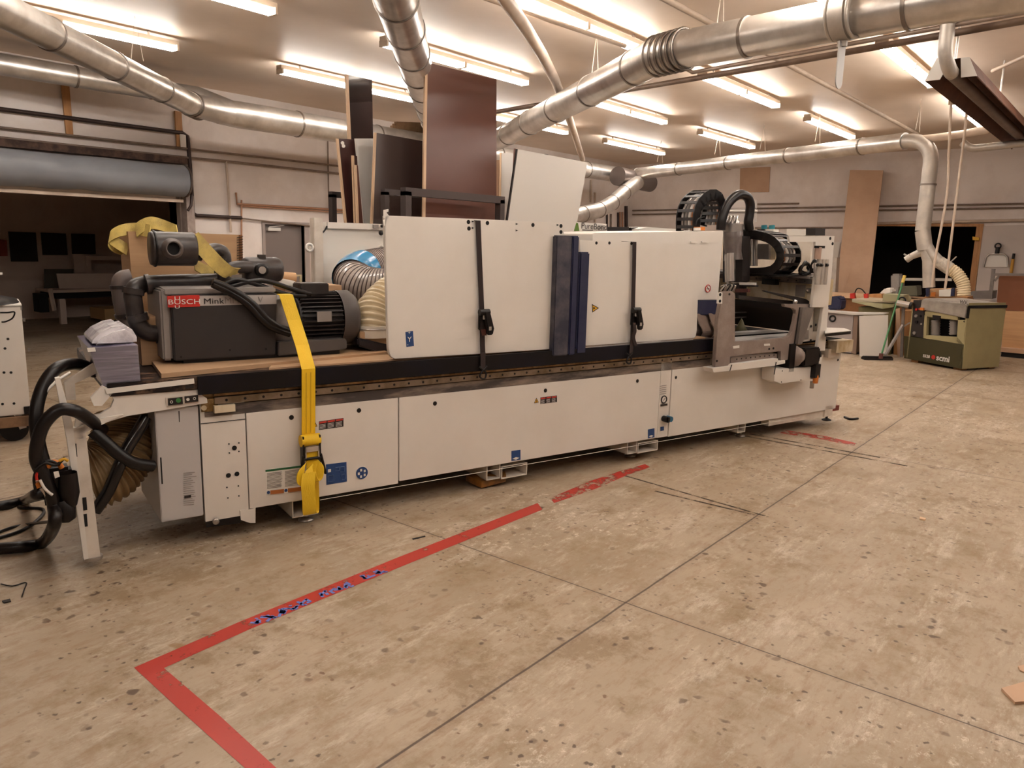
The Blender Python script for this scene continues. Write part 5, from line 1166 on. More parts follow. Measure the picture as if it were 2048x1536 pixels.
# clear ribbed hose with blue inner part
def ribbed(name, label, pts, r, pitch, mt_skin, mt_rib, rib, n=28, blue=None):
    P_ = resample(smooth_path(pts, 12), .01); t = Thing(name, label, 'hose', MACH, P_[0])
    t.part('hose_wall', G().tube(P_, r, n, False), mt_skin)
    Q_ = resample(smooth_path(pts, 12), pitch)
    g = G()
    for i in range(len(Q_)-1):
        if (Q_[i+1]-Q_[i]).length > 1e-6: g.ring(Q_[i], Q_[i+1]-Q_[i], r, rib, n, 5)
    t.part('wire_spiral', g, mt_rib); return t
hv_ = .95
hp_ = [q(835,600,.75), q(800,590,.85), q(760,572,.95), q(715,568,1.05), q(695,560,1.2), q(712,540,1.3), q(760,525,1.35), q(840,520,1.35)]
t = ribbed('flexible_hose', 'thick clear hose with dark wire spiral and blue lining beside the white panel', [q(840,585,.7), q(790,578,.8), q(740,575,.9), q(710,562,1.02), q(712,548,1.18), q(750,535,1.3), q(830,525,1.35)], .14, .021, mat('clear_hose_wall', '#b5aaa2', .2, alpha=.8, coat=.5), mat('hose_wire', '#4a3c38', .4), .0045)
t.part('blue_lining', G().tube(smooth_path([q(704,558,1.04), q(711,547,1.16), q(728,538,1.24)], 6), .144, 24, False), mat('blue_hose', '#1584b8', .25, coat=.4))
P_ = resample(smooth_path([q(745,668,.42), q(748,645,.45), q(758,620,.5), q(790,590,.55), q(840,570,.6)], 12), .0075)
t = Thing('flexible_hose', 'cream ribbed hose curving up behind the left white panel', 'hose', MACH, P_[0])
t.part('ribs', G().tube(P_, [.128+.016*math.sin(i*math.pi/2.2) for i in range(len(P_))], 30, False), mat('cream_hose', '#d3c3a4', .3, c2='#b9a27c', scale=10, amt=.5, coat=.3))
a = q(745,655,.42)
t.part('collar', G().tube([a-Vector((0,0,.055)), a+Vector((0,0,.02))], .14, 30), mat('cream_collar', '#d8d0c4', .4)); t.part('clamp', G().ring(a+Vector((0,0,.0)), (0,0,1), .141, .005, 30, 6), M_steel)
# ================================================================ BOARD RACK BEHIND THE MACHINE
BY = 5.9
def br(px, py, y=BY): return pt(ROOM, px, py, 1, y)
rk = Thing('board_rack', 'black steel rack holding upright sheets behind the machine', 'rack', ROOM, (7.4, BY, 0))
def fr(x0, x1, ytop, y, w_=.06, name='frame'):
    a, b = br(x0, ytop[0], y), br(x1, ytop[1], y); zt = (a.z+b.z)/2
    g = G().bar((a.x,y,0),(a.x,y,zt),w_,w_).bar((b.x,y,0),(b.x,y,zt),w_,w_).bar((a.x-w_/2,y,zt),(b.x+w_/2,y,zt),w_,w_)
    rk.part(name, g, mat('rack_steel', '#4a3f3c', .5, metal=.3)); return a, b, zt
fr(665, 728, (388,395), BY+.9); fr(735, 800, (380,385), BY+.6)
a, b, zt = fr(770, 992, (376,410), BY+.05); 
fr(812, 1000, (374,408), BY-.35, .075)
rk.part('base', G().box(5.6, 8.6, BY-.4, BY-.3, 0, .08).box(5.6, 8.6, BY+.9, BY+1, 0, .08), mat('rack_steel', '#4a3f3c', .5, metal=.3))
def sheet(label, pxs, y0, y1, m, th=.02, edge=None, M2=None):
    """photo outline: first two corners are the top ones at depth y1, the rest at depth y0 (leaning)"""
    P_ = [br(*p, y1 if i < 2 else y0) for i, p in enumerate(pxs)]
    t = Thing('board', label, 'board', ROOM, P_[2]*.5+P_[3]*.5, 'sheets standing in the rack')
    t.part('face', G().slab(P_, (0,th,0)), m)
    if edge:
        t.part('edge_band', G().slab([P_[0]+Vector((-.004,-.002,0)), P_[0]+Vector((edge,-.002,0)), P_[3]+Vector((edge,-.002,0)), P_[3]+Vector((-.004,-.002,0))], (0,th,0)), mat('raw_edge', '#c9a98a', .6))
    return t
M_b1 = mat('brown_laminate', '#5a362b', .34, c2='#633f34', scale=1, amt=.4)
sheet('tall reddish-brown laminate sheet, the largest in the rack', [(851,124),(993,159),(993,470),(846,470)], BY-.1, BY-.02, M_b1, edge=.03)
sheet('tall thin glossy dark board with reflection on its upper half', [(692,149),(744,160),(750,470),(706,470)], BY+.62, BY+.75, mat('glossy_dark', '#2f2624', .06, coat=.6), edge=.03)
sheet('wide charcoal-brown sheet left of the tallest brown one', [(750,265),(845,282),(845,470),(742,470)], BY+.25, BY+.3, mat('charcoal_laminate', '#4a3c37', .35, c2='#3d312d', scale=.8, amt=.5), edge=.02)
sheet('dark mahogany board with two white dots leaning left', [(674,277),(712,279),(733,470),(693,470)], BY+.5, BY+.62, mat('mahogany', '#3a1a14', .35), edge=.02)
for p in ((685,286),(687,292)): solo('sticker', G().cyl(br(*p, BY+.6), br(*p, BY+.605), .018, n=12), M_labw, 'white dot near the top of the mahogany board, the %s one' % ('upper' if p[1] < 290 else 'lower'), 'sticker')
sheet('white sheet between the dark boards in the rack', [(711,277),(750,277),(746,470),(730,470)], BY+.45, BY+.55, M_ply)
sheet('narrow board with pale edges in front of the mahogany one', [(705,311),(714,312),(722,470),(711,470)], BY+.4, BY+.48, mat('mahogany', '#3a1a14', .35), edge=.02)
sheet('thin strip with raw edge beside the mahogany board', [(710,330),(716,331),(728,470),(716,470)], BY+.36, BY+.44, M_b1, edge=.02)
sheet('white sheet behind the leaning white one, right of the tall brown', [(1002,305),(1028,308),(1022,480),(1000,480)], BY+.35, BY+.45, M_ply, edge=.01)
sheet('tan narrow board right of the tall brown sheet', [(989,320),(1001,320),(1000,480),(989,480)], BY+.5, BY+.55, M_tan)
sheet('brown sheet sliver behind the leaning white one', [(1030,297),(1036,299),(1020,640),(1012,640)], BY+.3, BY+.3, M_b1)
wt = Thing('board', 'big white sheet leaning to the right beside the rack', 'board', ROOM, br(1080,480,BY-.3), 'sheets standing in the rack')
wt.part('face', G().slab([br(*p, BY-.3) for p in ((1034,298),(1175,325),(1120,640),(985,640))], (0,.02,0)), M_ply, label='white laminate face')
wt.part('edge_band', G().slab([br(*p, BY-.305) for p in ((1034,298),(1036,298),(988,640),(985,640))], (0,.02,0)), M_labb)
# duct-top lumber on the trunk duct
g = G()
for i in range(5): g.bar(pt(ROOM,775+i*4,262-i*4,1,9.4), pt(ROOM,850,268-i*5,1,9.5), .05, .04)
solo('lumber_pile', g, mat('old_lumber', '#8a6a4c', .7, c2='#6b4c34', scale=5, amt=.7), 'old sticks of lumber lying on the trunk duct', 'lumber')
# cartons visible behind the navy guards
def mv(name, label, pxs, v, th, m, cat='box', group=None): return solo(name, G().slab([q(*p, v) for p in pxs], (0, th, 0)), m, label, cat, MACH, group)
t = Thing('sheet_stack', 'pile of white sheets with a green-cornered sign resting on them', 'sheets', MACH, q(1175,470,1.7))
t.part('stack', G().slab([q(*p, 1.7) for p in ((1148,466),(1184,466),(1184,500),(1148,500))], (0,.5,0)), mat('stacked_paper', '#cfbba4', .6, c2='#b79d84', scale=9, amt=.6, stretch=(1,1,12)))
sg = Thing('shop_sign', 'white sign with a green corner and PureBond lettering', 'sign', MACH, q(1170,466,1.65))
sg.part('board', G().slab([q(*p, 1.65) for p in ((1148,463),(1154,444),(1192,447),(1192,465))], (0,.02,0)), M_labw)
sg.part('board', G().slab([q(*p, 1.65) for p in ((1193,446),(1214,448),(1214,466),(1193,466))], (0,.02,0)), M_labw)
sg.part('green_corner', G().slab([q(*p, 1.645) for p in ((1148,462),(1153,446),(1156,446),(1159,462))], (0,.004,0)), mat('sign_green', '#5a7a2c', .5))
sg.text('lettering', 'PureBond', q(1162,457,1.64), (1,0,-.02), (0,0,1), .082, mat('sign_grey', '#4a4340', .5))
sg.part('small_print', G().slab([q(*p, 1.64) for p in ((1165,459),(1186,460),(1186,461.5),(1165,460.5))], (0,.003,0)), mat('sign_grey', '#4a4340', .5))
for j in range(4): sg.part('small_print', G().slab([q(*p, 1.64) for p in ((1196,450+j*3.2),(1211,451.5+j*3.2),(1211,452.2+j*3.2),(1196,450.7+j*3.2))], (0,.003,0)), mat('label_grey', '#6a625c', .6))
mv('dark_crate', 'low black crate between the sign and the cable chain', [(1215,454),(1258,454),(1258,470),(1214,470)], 1.8, .4, M_dark)
mv('dark_crate', 'narrow brown-black crate just right of the low black crate', [(1262,455),(1276,455),(1276,470),(1262,470)], 1.8, .4, M_black)
mv('white_box', 'flat white box on top behind the hood near the cable chain', [(1278,458),(1295,454),(1380,460),(1380,470),(1276,470)], 1.7, .4, M_labw)
# pipes cluster near the corner
for k_, (x, y0_, y1_, m_) in enumerate(((1182,360,405,M_pipew),(1190,385,445,M_pipew),(1214,425,462,M_black_iron),(1222,428,462,M_pipe),(1236,425,462,M_black_iron),(1240,424,462,M_copper),(1245,424,462,M_copper),(1252,412,460,M_black_iron))):
    lab = ['pale riser left of the elbow duct','second pale riser by the elbow duct','leftmost dark riser under the elbow duct','grey riser next to the leftmost dark one','dark riser left of the copper pair','left copper riser of the pair in the corner','right copper riser of the pair in the corner','thick dark riser with a bent top in the corner'][k_]
    solo('riser_pipe', G().cyl(wl(x,y0_,.03), wl(x,y1_,.03), .025 if k_ < 7 else .05, n=8), m_, lab, 'pipe', group='pipes on the walls and ceiling')

# ================================================================ LEFT CABINET ON WHEELS
cy = 6.0
cb = Thing('rolling_cabinet', 'white steel control cabinet on a wheeled pallet at the left edge', 'cabinet', MACH, (-2.3, 2.9, 0))
def cq(px, py): return pt(MACH, px, py, 1, 2.9)
c1, c2 = cq(42,612), cq(62,828)
cx1 = (c1.x+c2.x)/2
cb.part('body', G().box(cx1-.8, cx1, 2.9, 3.5, c2.z, c1.z), M_white, bevel=.006)
cb.part('lid', G().box(cx1-.8, cx1+.004, 2.89, 3.5, c1.z, c1.z+.012), M_labw)
for p in ((10,697),(8,745),(22,745),(5,808),(28,807),(16,628+50)): 
    a = cq(*p); cb.part('rivet', G().cyl(a-Vector((0,.002,0)), a+Vector((0,.002,0)), .01, n=10), M_hole)
for p in ((40,617),(46,640),(56,700),(62,815)):
    a = cq(*p); cb.part('hinge', G().box(a.x, a.x+.015, 2.9, 2.93, a.z-.012, a.z+.012), M_steel)
a = cq(54,820); cb.part('black_plug', G().box(a.x-.02, a.x+.02, 2.885, 2.9, a.z-.03, a.z+.03), M_black)
cb.part('cable', G().tube(smooth_path([cq(0,625), cq(15,625), cq(29,624), cq(25,636), cq(12,643), cq(3,644)], 5), .006, 6), M_black)
cb.part('pallet_deck', G().box(cx1-.85, cx1+.05, 2.88, 3.55, c2.z-.09, c2.z-.01), mat('dirty_pallet', '#8a6a4e', .7, c2='#4a3628', scale=6, amt=.7))
for du, dv in ((-.12, .08), (-.12, .5), (-.7, .08), (-.7, .5)):
    w0 = Vector((cx1+du, 2.9+dv, .1))
    ws = cb.part('caster_fork', G().box(w0.x-.03, w0.x+.05, w0.y-.05, w0.y+.05, .17, c2.z-.09).bar(w0+Vector((.06,-.055,.0)), w0+Vector((.03,-.055,.12)), .05, .008, up=(0,1,0)), M_steel)
    cb.part('caster_wheel', G().cyl(w0-Vector((0,.035,0)), w0+Vector((0,.035,0)), .1, n=24), M_black, ws)
tt = Thing('clamp_press', 'dark machine head with a pale bar on top of the left cabinet', 'machine head', MACH, (cx1-.45, 3.1, c1.z+.012))
tt.part('base', G().lathe((cx1-.4, 3.15, c1.z+.012), (0,0,1), [(0,.4),(.03,.38),(.06,.25),(.07,.0)], 24), M_black)
tt.part('column', G().box(cx1-.5, cx1-.2, 3.1, 3.2, c1.z+.06, cq(0,558).z), M_dark)
tt.part('bar', G().box(cx1-.6, cq(6,549).x, 3.0, 3.05, cq(0,551).z, cq(0,547).z), M_labw)

# ================================================================ RIGHT BACKGROUND: PLANER, BENCH
PF = frame(12.90, 2.62, math.atan2(-.885, -.466))
def pf(px, py, b=0): return pt(PF, px, py, 1, b)       # front face plane b
ql = pf(1812,716); qr = pf(1925,742)
Wd = qr.x
zt_l = pf(1926,628).z
PL = Thing('planer', 'beige-green thickness planer with dark olive base by the doorway', 'planer', PF, (qr.x/2, .4, 0))
xl, xr = 0.0, pf(1925,740).x
zb = .06
def fz_(px, py, b=0): return pf(px, py, b).z
zbt = fz_(1870,680)          # top of the dark green base
ztop = fz_(1845,600)
zc = fz_(1920,600)
PL.part('lower_panel', G().slab([pf(1808,672), pf(1928,689), pf(1924,738), pf(1808,716)], (0,.03,0)), M_dgreen, label='dark olive lower front')
PL.part('side_body', G().slab([pf(1938,606), pf(1928,689), pf(1924,738), pf(1924,738)+Vector((0,0,.001))], (0,.78,0)), M_olive)
xs_ = pf(1932,650).x
PL.part('body', G().box(xs_-.02, xs_, 0, .8, zb, ztop-.02).box(0, xs_, .35, .8, zb, ztop-.06).box(0, .02, 0, .8, zb, ztop-.1).box(0, xs_, .02, .8, zb, .12), M_olive, label='beige-green casing')
PL.part('side_seam', G().box(xs_, xs_+.002, .1, .72, ztop-.18, ztop-.175).box(xs_, xs_+.002, .1, .72, .4, .405), M_hole)
for z0 in (ztop-.1, ztop-.2): PL.part('side_hole', G().cyl((xs_-.001,.42,z0),(xs_+.003,.42,z0),.014,n=10), M_hole)
PL.part('side_hole', G().cyl(pf(1929,643,-.001), pf(1929,643,.002), .014, n=10).cyl(pf(1930,637,-.001), pf(1930,637,.002), .01, n=10), M_labb)
PL.part('top_hood', G().slab([(.15,-.02,ztop-.14),(xs_-.01,-.02,ztop-.2),(xs_-.01,-.02,ztop-.04),(xs_-.04,.0,ztop),(.2,0,ztop+.03),(.15,-.01,ztop)], (0,.1,0)).slab([(.15,.08,ztop+.0),(xs_+.005,.08,ztop-.035),(xs_+.005,.08,ztop-.01),(xs_-.04,.08,ztop+.002),(.2,.08,ztop+.032)], (0,.72,0)), mat('planer_hood', '#8d857c', .45, c2='#b5aba0', scale=5, amt=.5), label='grey planer hood', bevel=.01)
PL.part('hood_trim', G().box(xs_+.008, xs_+.016, -.02, .8, ztop-.06, ztop-.02).box(xs_+.008, xs_+.016, -.03, .02, ztop-.2, ztop-.03), M_hole)
cp = PL.part('control_panel', G().slab([pf(1827,600), pf(1848,600), pf(1847,676), pf(1822,672)], (0,.05,0)), mat('panel_black', '#211917', .5), label='black control panel')
for px, py, r_, m_ in ((1832,619,.018,M_red),(1838,618,.012,M_red),(1831,632,.022,M_pumpg),(1832,644,.02,M_black),(1842,648,.012,M_steel),(1828,666,.025,M_steel),(1840,632,.012,M_black)):
    p = pf(px, py, -.02); PL.part('dial', G().cyl(p, p+Vector((0,.03,0)), r_, n=14), m_, cp)
p = pf(1844,618,-.03); PL.part('switch', G().box(p.x-.03,p.x+.03,p.y-.01,p.y+.03,p.z-.02,p.z+.02), M_orange, cp)
PL.part('front_ledge', G().slab([pf(1849,622,-.0), pf(1915,628,-.0), pf(1915,641,-.0), pf(1849,633,-.0)], (0,.06,0)), M_olive, bevel=.008)
PL.part('front_post', G().slab([pf(1849,630), pf(1854,631), pf(1852,674), pf(1846,672)], (0,.05,0)), M_olive)
PL.part('front_post', G().slab([pf(1916,640), pf(1931,640), pf(1928,689), pf(1913,686)], (0,.05,0)), M_olive)
PL.part('front_sill', G().slab([pf(1846,670), pf(1914,674), pf(1928,689), pf(1846,676)], (0,.05,0)), M_olive)
PL.part('readout', G().slab([pf(1865,630,-.01), pf(1881,632,-.01), pf(1880,640,-.01), pf(1865,638,-.01)], (0,.02,0)), M_black)
PL.part('cavity', G().box(.15, xs_-.03, .3, .34, .3, ztop-.2), M_hole)
for px in (1872, 1909):
    a, b = pf(px,640,.12), pf(px-1,672,.12)
    P_ = resample([a, b], .018)
    PL.part('bellows', G().tube(P_, [.055+.016*(i % 2) for i in range(len(P_))], 18), mat('bellows_grey', '#8a817b', .5))
for x_, y_ in ((.12,.1),(xs_-.08,.1),(xs_-.08,.7),(.12,.7)):
    PL.part('foot', G().box(x_-.06, x_+.06, y_-.06, y_+.06, 0, .065), M_wood)
PL.text('lettering', 'scmi', pf(1872,720,-.004), (1,0,0), (0,0,1), .12, M_labw, bold=.003)
PL.text('lettering', 'S520', pf(1845.5,714,-.004), (1,0,0), (0,0,1), .06, M_labw, bold=.001)
p = pf(1866.5,714.5,-.004); PL.part('red_dot', G().cyl(p, p+Vector((0,.003,0)), .032, n=18), M_red)
PL.text('scrawl', 'WV', pf(1919,607,-.025), (1,0,0), (0,0,1), .07, M_black)
# generic builder for far things on the plane x = X
def fb2(px, py, X_): return pt(ROOM, px, py, 0, X_)
def far(name, label, pxs, X_, th, m, cat, group=None, bevel=0): return solo(name, G().slab([fb2(*p, X_) for p in pxs], (th,0,0)), m, label, cat, ROOM, group, bevel=bevel)
# long workbench against the far wall
wbz = fb2(1700,590,15.2).z
WB = Thing('workbench', 'long workbench with timber edge before the far wall', 'workbench', ROOM, (15.4, 4.0, 0))
a, b = fb2(1655,590,15.0), fb2(1840,592,15.0)
WB.part('top', G().box(15.0, 16.0, b.y, a.y+.5, wbz-.05, wbz), mat('bench_top', '#c9a888', .6, c2='#a9825c', scale=5, amt=.6)); 
WB.part('body', G().box(15.05, 15.9, b.y+.05, a.y+.45, .0, wbz-.05), mat('bench_body', '#8a5c34', .7, c2='#6b4226', scale=3, amt=.6))
# table saw
SX = 13.4
TS = Thing('table_saw', 'beige-green saw cabinet with square white board leaning on it', 'table saw', ROOM, fb2(1740,700,SX))
a, b = fb2(1704,604,SX), fb2(1790,606,SX)
TS.part('table', G().slab([fb2(*p, SX) for p in ((1704,604),(1765,618),(1765,605),(1704,598))], (.5,0,0)), M_oliv2)
TS.part('table_side', G().slab([fb2(*p, SX) for p in ((1765,605),(1790,606),(1787,614),(1765,618))], (.5,0,0)), mat('saw_side', '#8f8a60', .5))
TS.part('table_top', G().box(SX, SX+.8, b.y, a.y, a.z+.01, a.z+.05), mat('saw_top', '#b9ad95', .35))
TS.part('cabinet', G().slab([fb2(*p, SX+.1) for p in ((1717,614),(1785,616),(1778,716),(1765,716),(1717,700))], (.5,0,0)), mat('saw_body', '#7c7048', .6))
TS.part('fence_head', G().box(*(lambda p: (SX-.05, SX+.3, p.y-.15, p.y+.15, a.z+.05, a.z+.16))(fb2(1787,600,SX))), M_oliv2)
TS.part('handwheel', G().ring(fb2(1804,601,SX-.05), (1,0,0), .05, .012, 16, 6), M_black)
far('melamine_board', 'square off-white board leaning against the saw cabinet', ((1718,632),(1776,630),(1775,708),(1719,718)), 12.95, .02, M_ply, 'board')
# grey cabinet with hole
GC = Thing('grey_cabinet', 'pale grey cabinet box with a round hole behind the router end', 'cabinet', ROOM, fb2(1690,700,13.2))
GC.part('body', G().slab([fb2(*p, 13.1) for p in ((1650,622),(1707,627),(1702,706),(1650,700))], (.28,0,0)), mat('cab_grey', '#a39a98', .5))
GC.part('top', G().slab([fb2(*p, 13.05) for p in ((1645,621),(1707,626),(1768,627),(1768,629),(1707,630),(1645,624))], (.3,0,0)), M_ply)
p = fb2(1665,637,13.09); GC.part('port_ring', G().ring(p, (1,0,0), .045, .014, 20, 6), M_black)
GC.part('side', G().slab([fb2(*p, 13.1) for p in ((1708,630),(1716,632),(1712,710),(1702,706))], (.28,0,0)), mat('cab_brown', '#8d7566', .6))
GC.part('plinth', G().slab([fb2(*p, 13.15) for p in ((1674,701),(1716,705),(1716,716),(1674,709))], (.2,0,0)), M_dark)
# broom and stand
bp0, bp1 = pt(ROOM,1762,712,0,12.6), pt(ROOM,1805,566,0,13.2)
BR = Thing('broom', 'push broom with green handle leaning on the saw stand', 'broom', ROOM, pt(ROOM,1755,716,0,12.6))
BR.part('handle', G().cyl(bp0, bp1, .014, n=10), mat('green_handle', '#3f7a4a', .5))
BR.part('handle_tip', G().cyl(bp1, bp1+(bp1-bp0)*.1, .025, n=10), mat('straw', '#c9a94c', .7))
a, b = pt(ROOM,1726,715,2,.03), pt(ROOM,1783,716,2,.03)
BR.part('head', G().bar(a, b, .08, .05), M_black, bevel=.008); BR.part('bristles', G().bar(a-Vector((0,0,.012)), b-Vector((0,0,.012)), .11, .036), M_dark)
BR.part('ferrule', G().bar(bp0-Vector((0,0,.04)), bp0+Vector((0,0,.04)), .05, .05), mat('maroon', '#5d332c', .5))
ST = Thing('roller_stand', 'metal roller stand between the saw and the planer', 'stand', ROOM, pt(ROOM,1800,714,0,13.0))
ST.part('leg', G().bar(pt(ROOM,1807,612,0,13.0), pt(ROOM,1803,714,0,13.0), .04, .04), M_castd)
ST.part('leg', G().bar(pt(ROOM,1806,650,0,12.95), pt(ROOM,1771,710,0,12.75), .04, .03), M_pumpg)
ST.part('brace', G().bar(pt(ROOM,1804,655,0,13.0), pt(ROOM,1820,645,0,13.0), .02, .02), M_steel)
ST.part('roller', G().cyl(pt(ROOM,1794,606,0,12.9), pt(ROOM,1822,611,0,12.9), .05, n=14), M_chrome)
ST.part('roller_cap', G().cyl(pt(ROOM,1819,611,0,12.89), pt(ROOM,1824,612,0,12.89), .052, n=14), M_black)
far('cabinet_side', 'orange-brown timber panel behind the roller stand', ((1792,622),(1822,622),(1820,716),(1786,716)), 13.6, .5, M_wood, 'timber panel')
far('tan_offcut', 'tan offcut board leaning behind the roller stand', ((1791,618),(1799,616),(1803,712),(1795,714)), 13.3, .02, M_tan, 'board')
# stuff on the bench
far('orange_drawer_box', 'orange-brown wooden box on the workbench', ((1734,589),(1763,588),(1764,603),(1734,603)), 14.2, .3, M_wood, 'box', bevel=.006)
far('red_clamp', 'red plastic bracket on the workbench beside a thin black cable', ((1700,587),(1708,586),(1709,597),(1700,597)), 13.9, .08, M_red, 'clamp')
far('red_clamp', 'red piece left of the orange-brown wooden box', ((1727,588),(1735,587),(1735,596),(1728,597)), 13.9, .08, M_red, 'clamp')
solo('thin_wire', G().tube(smooth_path([fb2(*p, 14.0) for p in ((1712,598),(1710,586),(1715,577),(1724,579),(1732,589))], 5), .01, 6), M_black, 'thin black wire looped above the workbench', 'wire')
far('navy_tarp', 'crumpled navy bundle on the bench behind the router end', ((1655,594),(1675,592),(1683,600),(1680,620),(1656,620)), 13.3, .3, M_navy, 'bundle', bevel=.02)
far('white_roll', 'white crumpled packet on the bench beside the grey grinder', ((1757,588),(1770,576),(1782,577),(1785,586),(1775,590)), 14.4, .3, M_labw, 'packet', bevel=.02)
far('electric_motor', 'small grey motor in front of the dark doorway', ((1781,548),(1801,548),(1803,592),(1781,592)), 15.2, .3, M_pumpg, 'motor', bevel=.03)
far('metal_tube', 'pale horizontal tube crossing the dark doorway', ((1798,556),(1903,557),(1903,562),(1798,561)), 15.25, .06, M_galvd, 'tube')
far('grey_machine_box', 'dark grey-green machine body in front of the doorway', ((1797,573),(1833,572),(1834,592),(1794,592)), 15.0, .4, mat('machine_greygreen', '#5a5644', .6), 'machine', bevel=.01)
far('grinder', 'small machine head with handwheel on the bench in front of the saw', ((1783,592),(1812,590),(1816,604),(1786,606)), 14.0, .3, M_oliv2, 'machine', bevel=.02)
WBX = far('low_bench', 'low timber bench behind the planer holding the carton', ((1848,594),(1935,594),(1935,700),(1848,700)), 13.65, .5, M_wood, 'bench')
far('carton', 'open carton with coloured bottles standing behind the planer', ((1856,578),(1912,577),(1911,594),(1850,594)), 13.7, .3, M_card, 'carton')
far('dark_bottle', 'navy bottle at the left end of the carton', ((1851,577),(1858,577),(1857,593),(1852,593)), 13.6, .08, M_navy, 'bottle')
far('dark_bottle', 'navy bottle at the right end of the carton', ((1903,576),(1909,576),(1908,592),(1901,592)), 13.6, .08, M_navy, 'bottle')
far('white_bag', 'white printed bag standing in the carton', ((1878,580),(1902,578),(1901,593),(1878,593)), 13.62, .06, M_labw, 'bag')
far('small_box', 'small orange-brown box at the front of the carton', ((1862,585),(1870,584),(1870,593),(1861,593)), 13.6, .06, M_orange, 'box')
# right side: rack with brown sheet, dustpan
far('brown_sheet', 'brown sheet standing in the steel frame at the right edge', ((1998,550),(2120,551),(2120,625),(1992,620)), 15.0, .03, mat('hardboard', '#7d4a2c', .6), 'board')
far('tan_sheet_stack', 'stack of pale tan boards below the brown sheet at right', ((2008,622),(2120,625),(2120,700),(2003,695)), 14.9, .5, mat('pale_board', '#c79c70', .6, c2='#b58a60', scale=4, amt=.6, stretch=(1,.3,6)), 'boards')
RK2 = Thing('steel_frame', 'dark steel cart frame around the brown sheet at right', 'frame', ROOM, fb2(1990,600,14.9))
RK2.part('upright', G().bar(fb2(1987,538,14.85), fb2(1981,592,14.85), .05, .05), M_castd)
RK2.part('rail', G().bar(fb2(1988,549,14.85), fb2(2120,550,14.85), .04, .04), M_castd)
RK2.part('brace', G().bar(fb2(1989,562,14.85), fb2(1998,552,14.85), .03, .03), M_castd)
RK2.part('base', G().box(14.8, 15.6, fb2(2120,700,14.85).y, fb2(2004,700,14.85).y, .0, .08), M_dark)
RK2.part('skid', G().box(14.75, 15.6, fb2(2120,700,14.85).y, fb2(2000,700,14.85).y, .08, .15), M_tan)
far('dark_bench', 'dark steel bench section right of the ribbed hose', ((1936,584),(1986,582),(1984,598),(1934,597)), 15.2, .5, M_castd, 'bench')
far('metal_bracket', 'yellow latch block on the timber door frame', ((1945,473),(1958,475),(1958,481),(1945,480)), X1-.1, .05, M_laby, 'latch')
DP = Thing('dustpan', 'white metal dustpan with black handle hung on the far wall', 'dustpan', ROOM, fb2(1993,533,18.3))
DP.part('pan', G().slab([fb2(*p, 18.34) for p in ((1967,534),(1972,515),(1979,508),(2008,508),(2015,515),(2016,534))], (.04,0,0)), M_labw)
g = G().tube([fb2(*p, 18.32) for p in ((1967,534),(1972,515),(1979,508),(2008,508),(2015,515),(2016,534))], .018, 8)
DP.part('rim', g, M_steel)
DP.part('handle', G().tube([fb2(1994,507,18.3), fb2(1996,494,18.3)], .04, 12).ring(fb2(1996,492,18.3), (1,0,0), .05, .015, 16, 6), M_black)
HB = Thing('hand_brush', 'yellow handled brush hung right of the dustpan', 'brush', ROOM, fb2(2024,545,18.3))
HB.part('handle', G().cyl(fb2(2022,546,18.32), fb2(2026,518,18.32), .028, n=10), mat('yellow_wood', '#c9963c', .6)); HB.part('tip', G().cyl(fb2(2026,518,18.32), fb2(2028,507,18.32), .025, n=10), M_black)
far('wall_sheet', 'pale sheet of board covering the wall behind the dustpan', ((1965,452),(2160,446),(2160,602),(1950,602)), X1-.03, .02, mat('pale_wall_sheet', '#c4b8b0', .6), 'board')
far('paper_notice', 'white paper notice left of the tan leaning panel', ((1668,484),(1680,484),(1676,515),(1664,515)), X1-.06, .01, M_labw, 'notice')
far('switch_box', 'grey steel column with black switches beside the tan panel', ((1662,515),(1674,515),(1670,592),(1658,592)), 16.8, .2, M_galvd, 'switch column')

# ================================================================ FLOOR MARKS AND LITTER
def fl(px, py, z=.0012): return pt(ROOM, px, py, 2, z)
def tape_mat():
    m = bpy.data.materials.new('worn_red_paint'); m.use_nodes = True; nt = m.node_tree; N = nt.nodes; L = nt.links; b = N['Principled BSDF']
    b.inputs['Base Color'].default_value = (*lin('#b23428'), 1); b.inputs['Roughness'].default_value = .45
    g = N.new('ShaderNodeNewGeometry'); n = N.new('ShaderNodeTexNoise'); n.inputs['Scale'].default_value = 9; n.inputs['Detail'].default_value = 10; n.inputs['Roughness'].default_value = .75
    L.new(g.outputs['Position'], n.inputs['Vector']); r = N.new('ShaderNodeMapRange'); r.inputs[1].default_value = .66; r.inputs[2].default_value = .58
    L.new(n.outputs['Fac'], r.inputs[0]); L.new(r.outputs[0], b.inputs['Alpha']); return m
M_tape = tape_mat()
def tape_edge(p, h=0): return p
c0 = fl(268,1335)
# corner and legs measured on the floor
A0, A1 = [fl(268,1335), fl(660,1168), fl(1075,1006)], [fl(328,1336), fl(695,1180), fl(1085,1018)]
g = G()
def strip(L_, R_):
    n = len(L_); vs = [p+Vector((0,0,0)) for p in L_]+[p for p in R_]
    g.add(vs, [(i, i+1, n+i+1, n+i) for i in range(n-1)])
strip([fl(268,1335), fl(480,1243), fl(800,1113), fl(1075,1006)], [fl(328,1336), fl(500,1258), fl(815,1128), fl(1085,1019)])
strip([fl(268,1335), fl(360,1420), fl(490,1536), fl(640,1670)], [fl(328,1336), fl(440,1432), fl(553,1536), fl(720,1690)])
solo('floor_tape', g, M_tape, 'worn red line on the floor turning a corner at lower left', 'floor marking')
g = G(); strip([fl(1100,996), fl(1180,962), fl(1240,942), fl(1290,928)], [fl(1108,1006), fl(1190,978), fl(1250,952), fl(1300,934)])
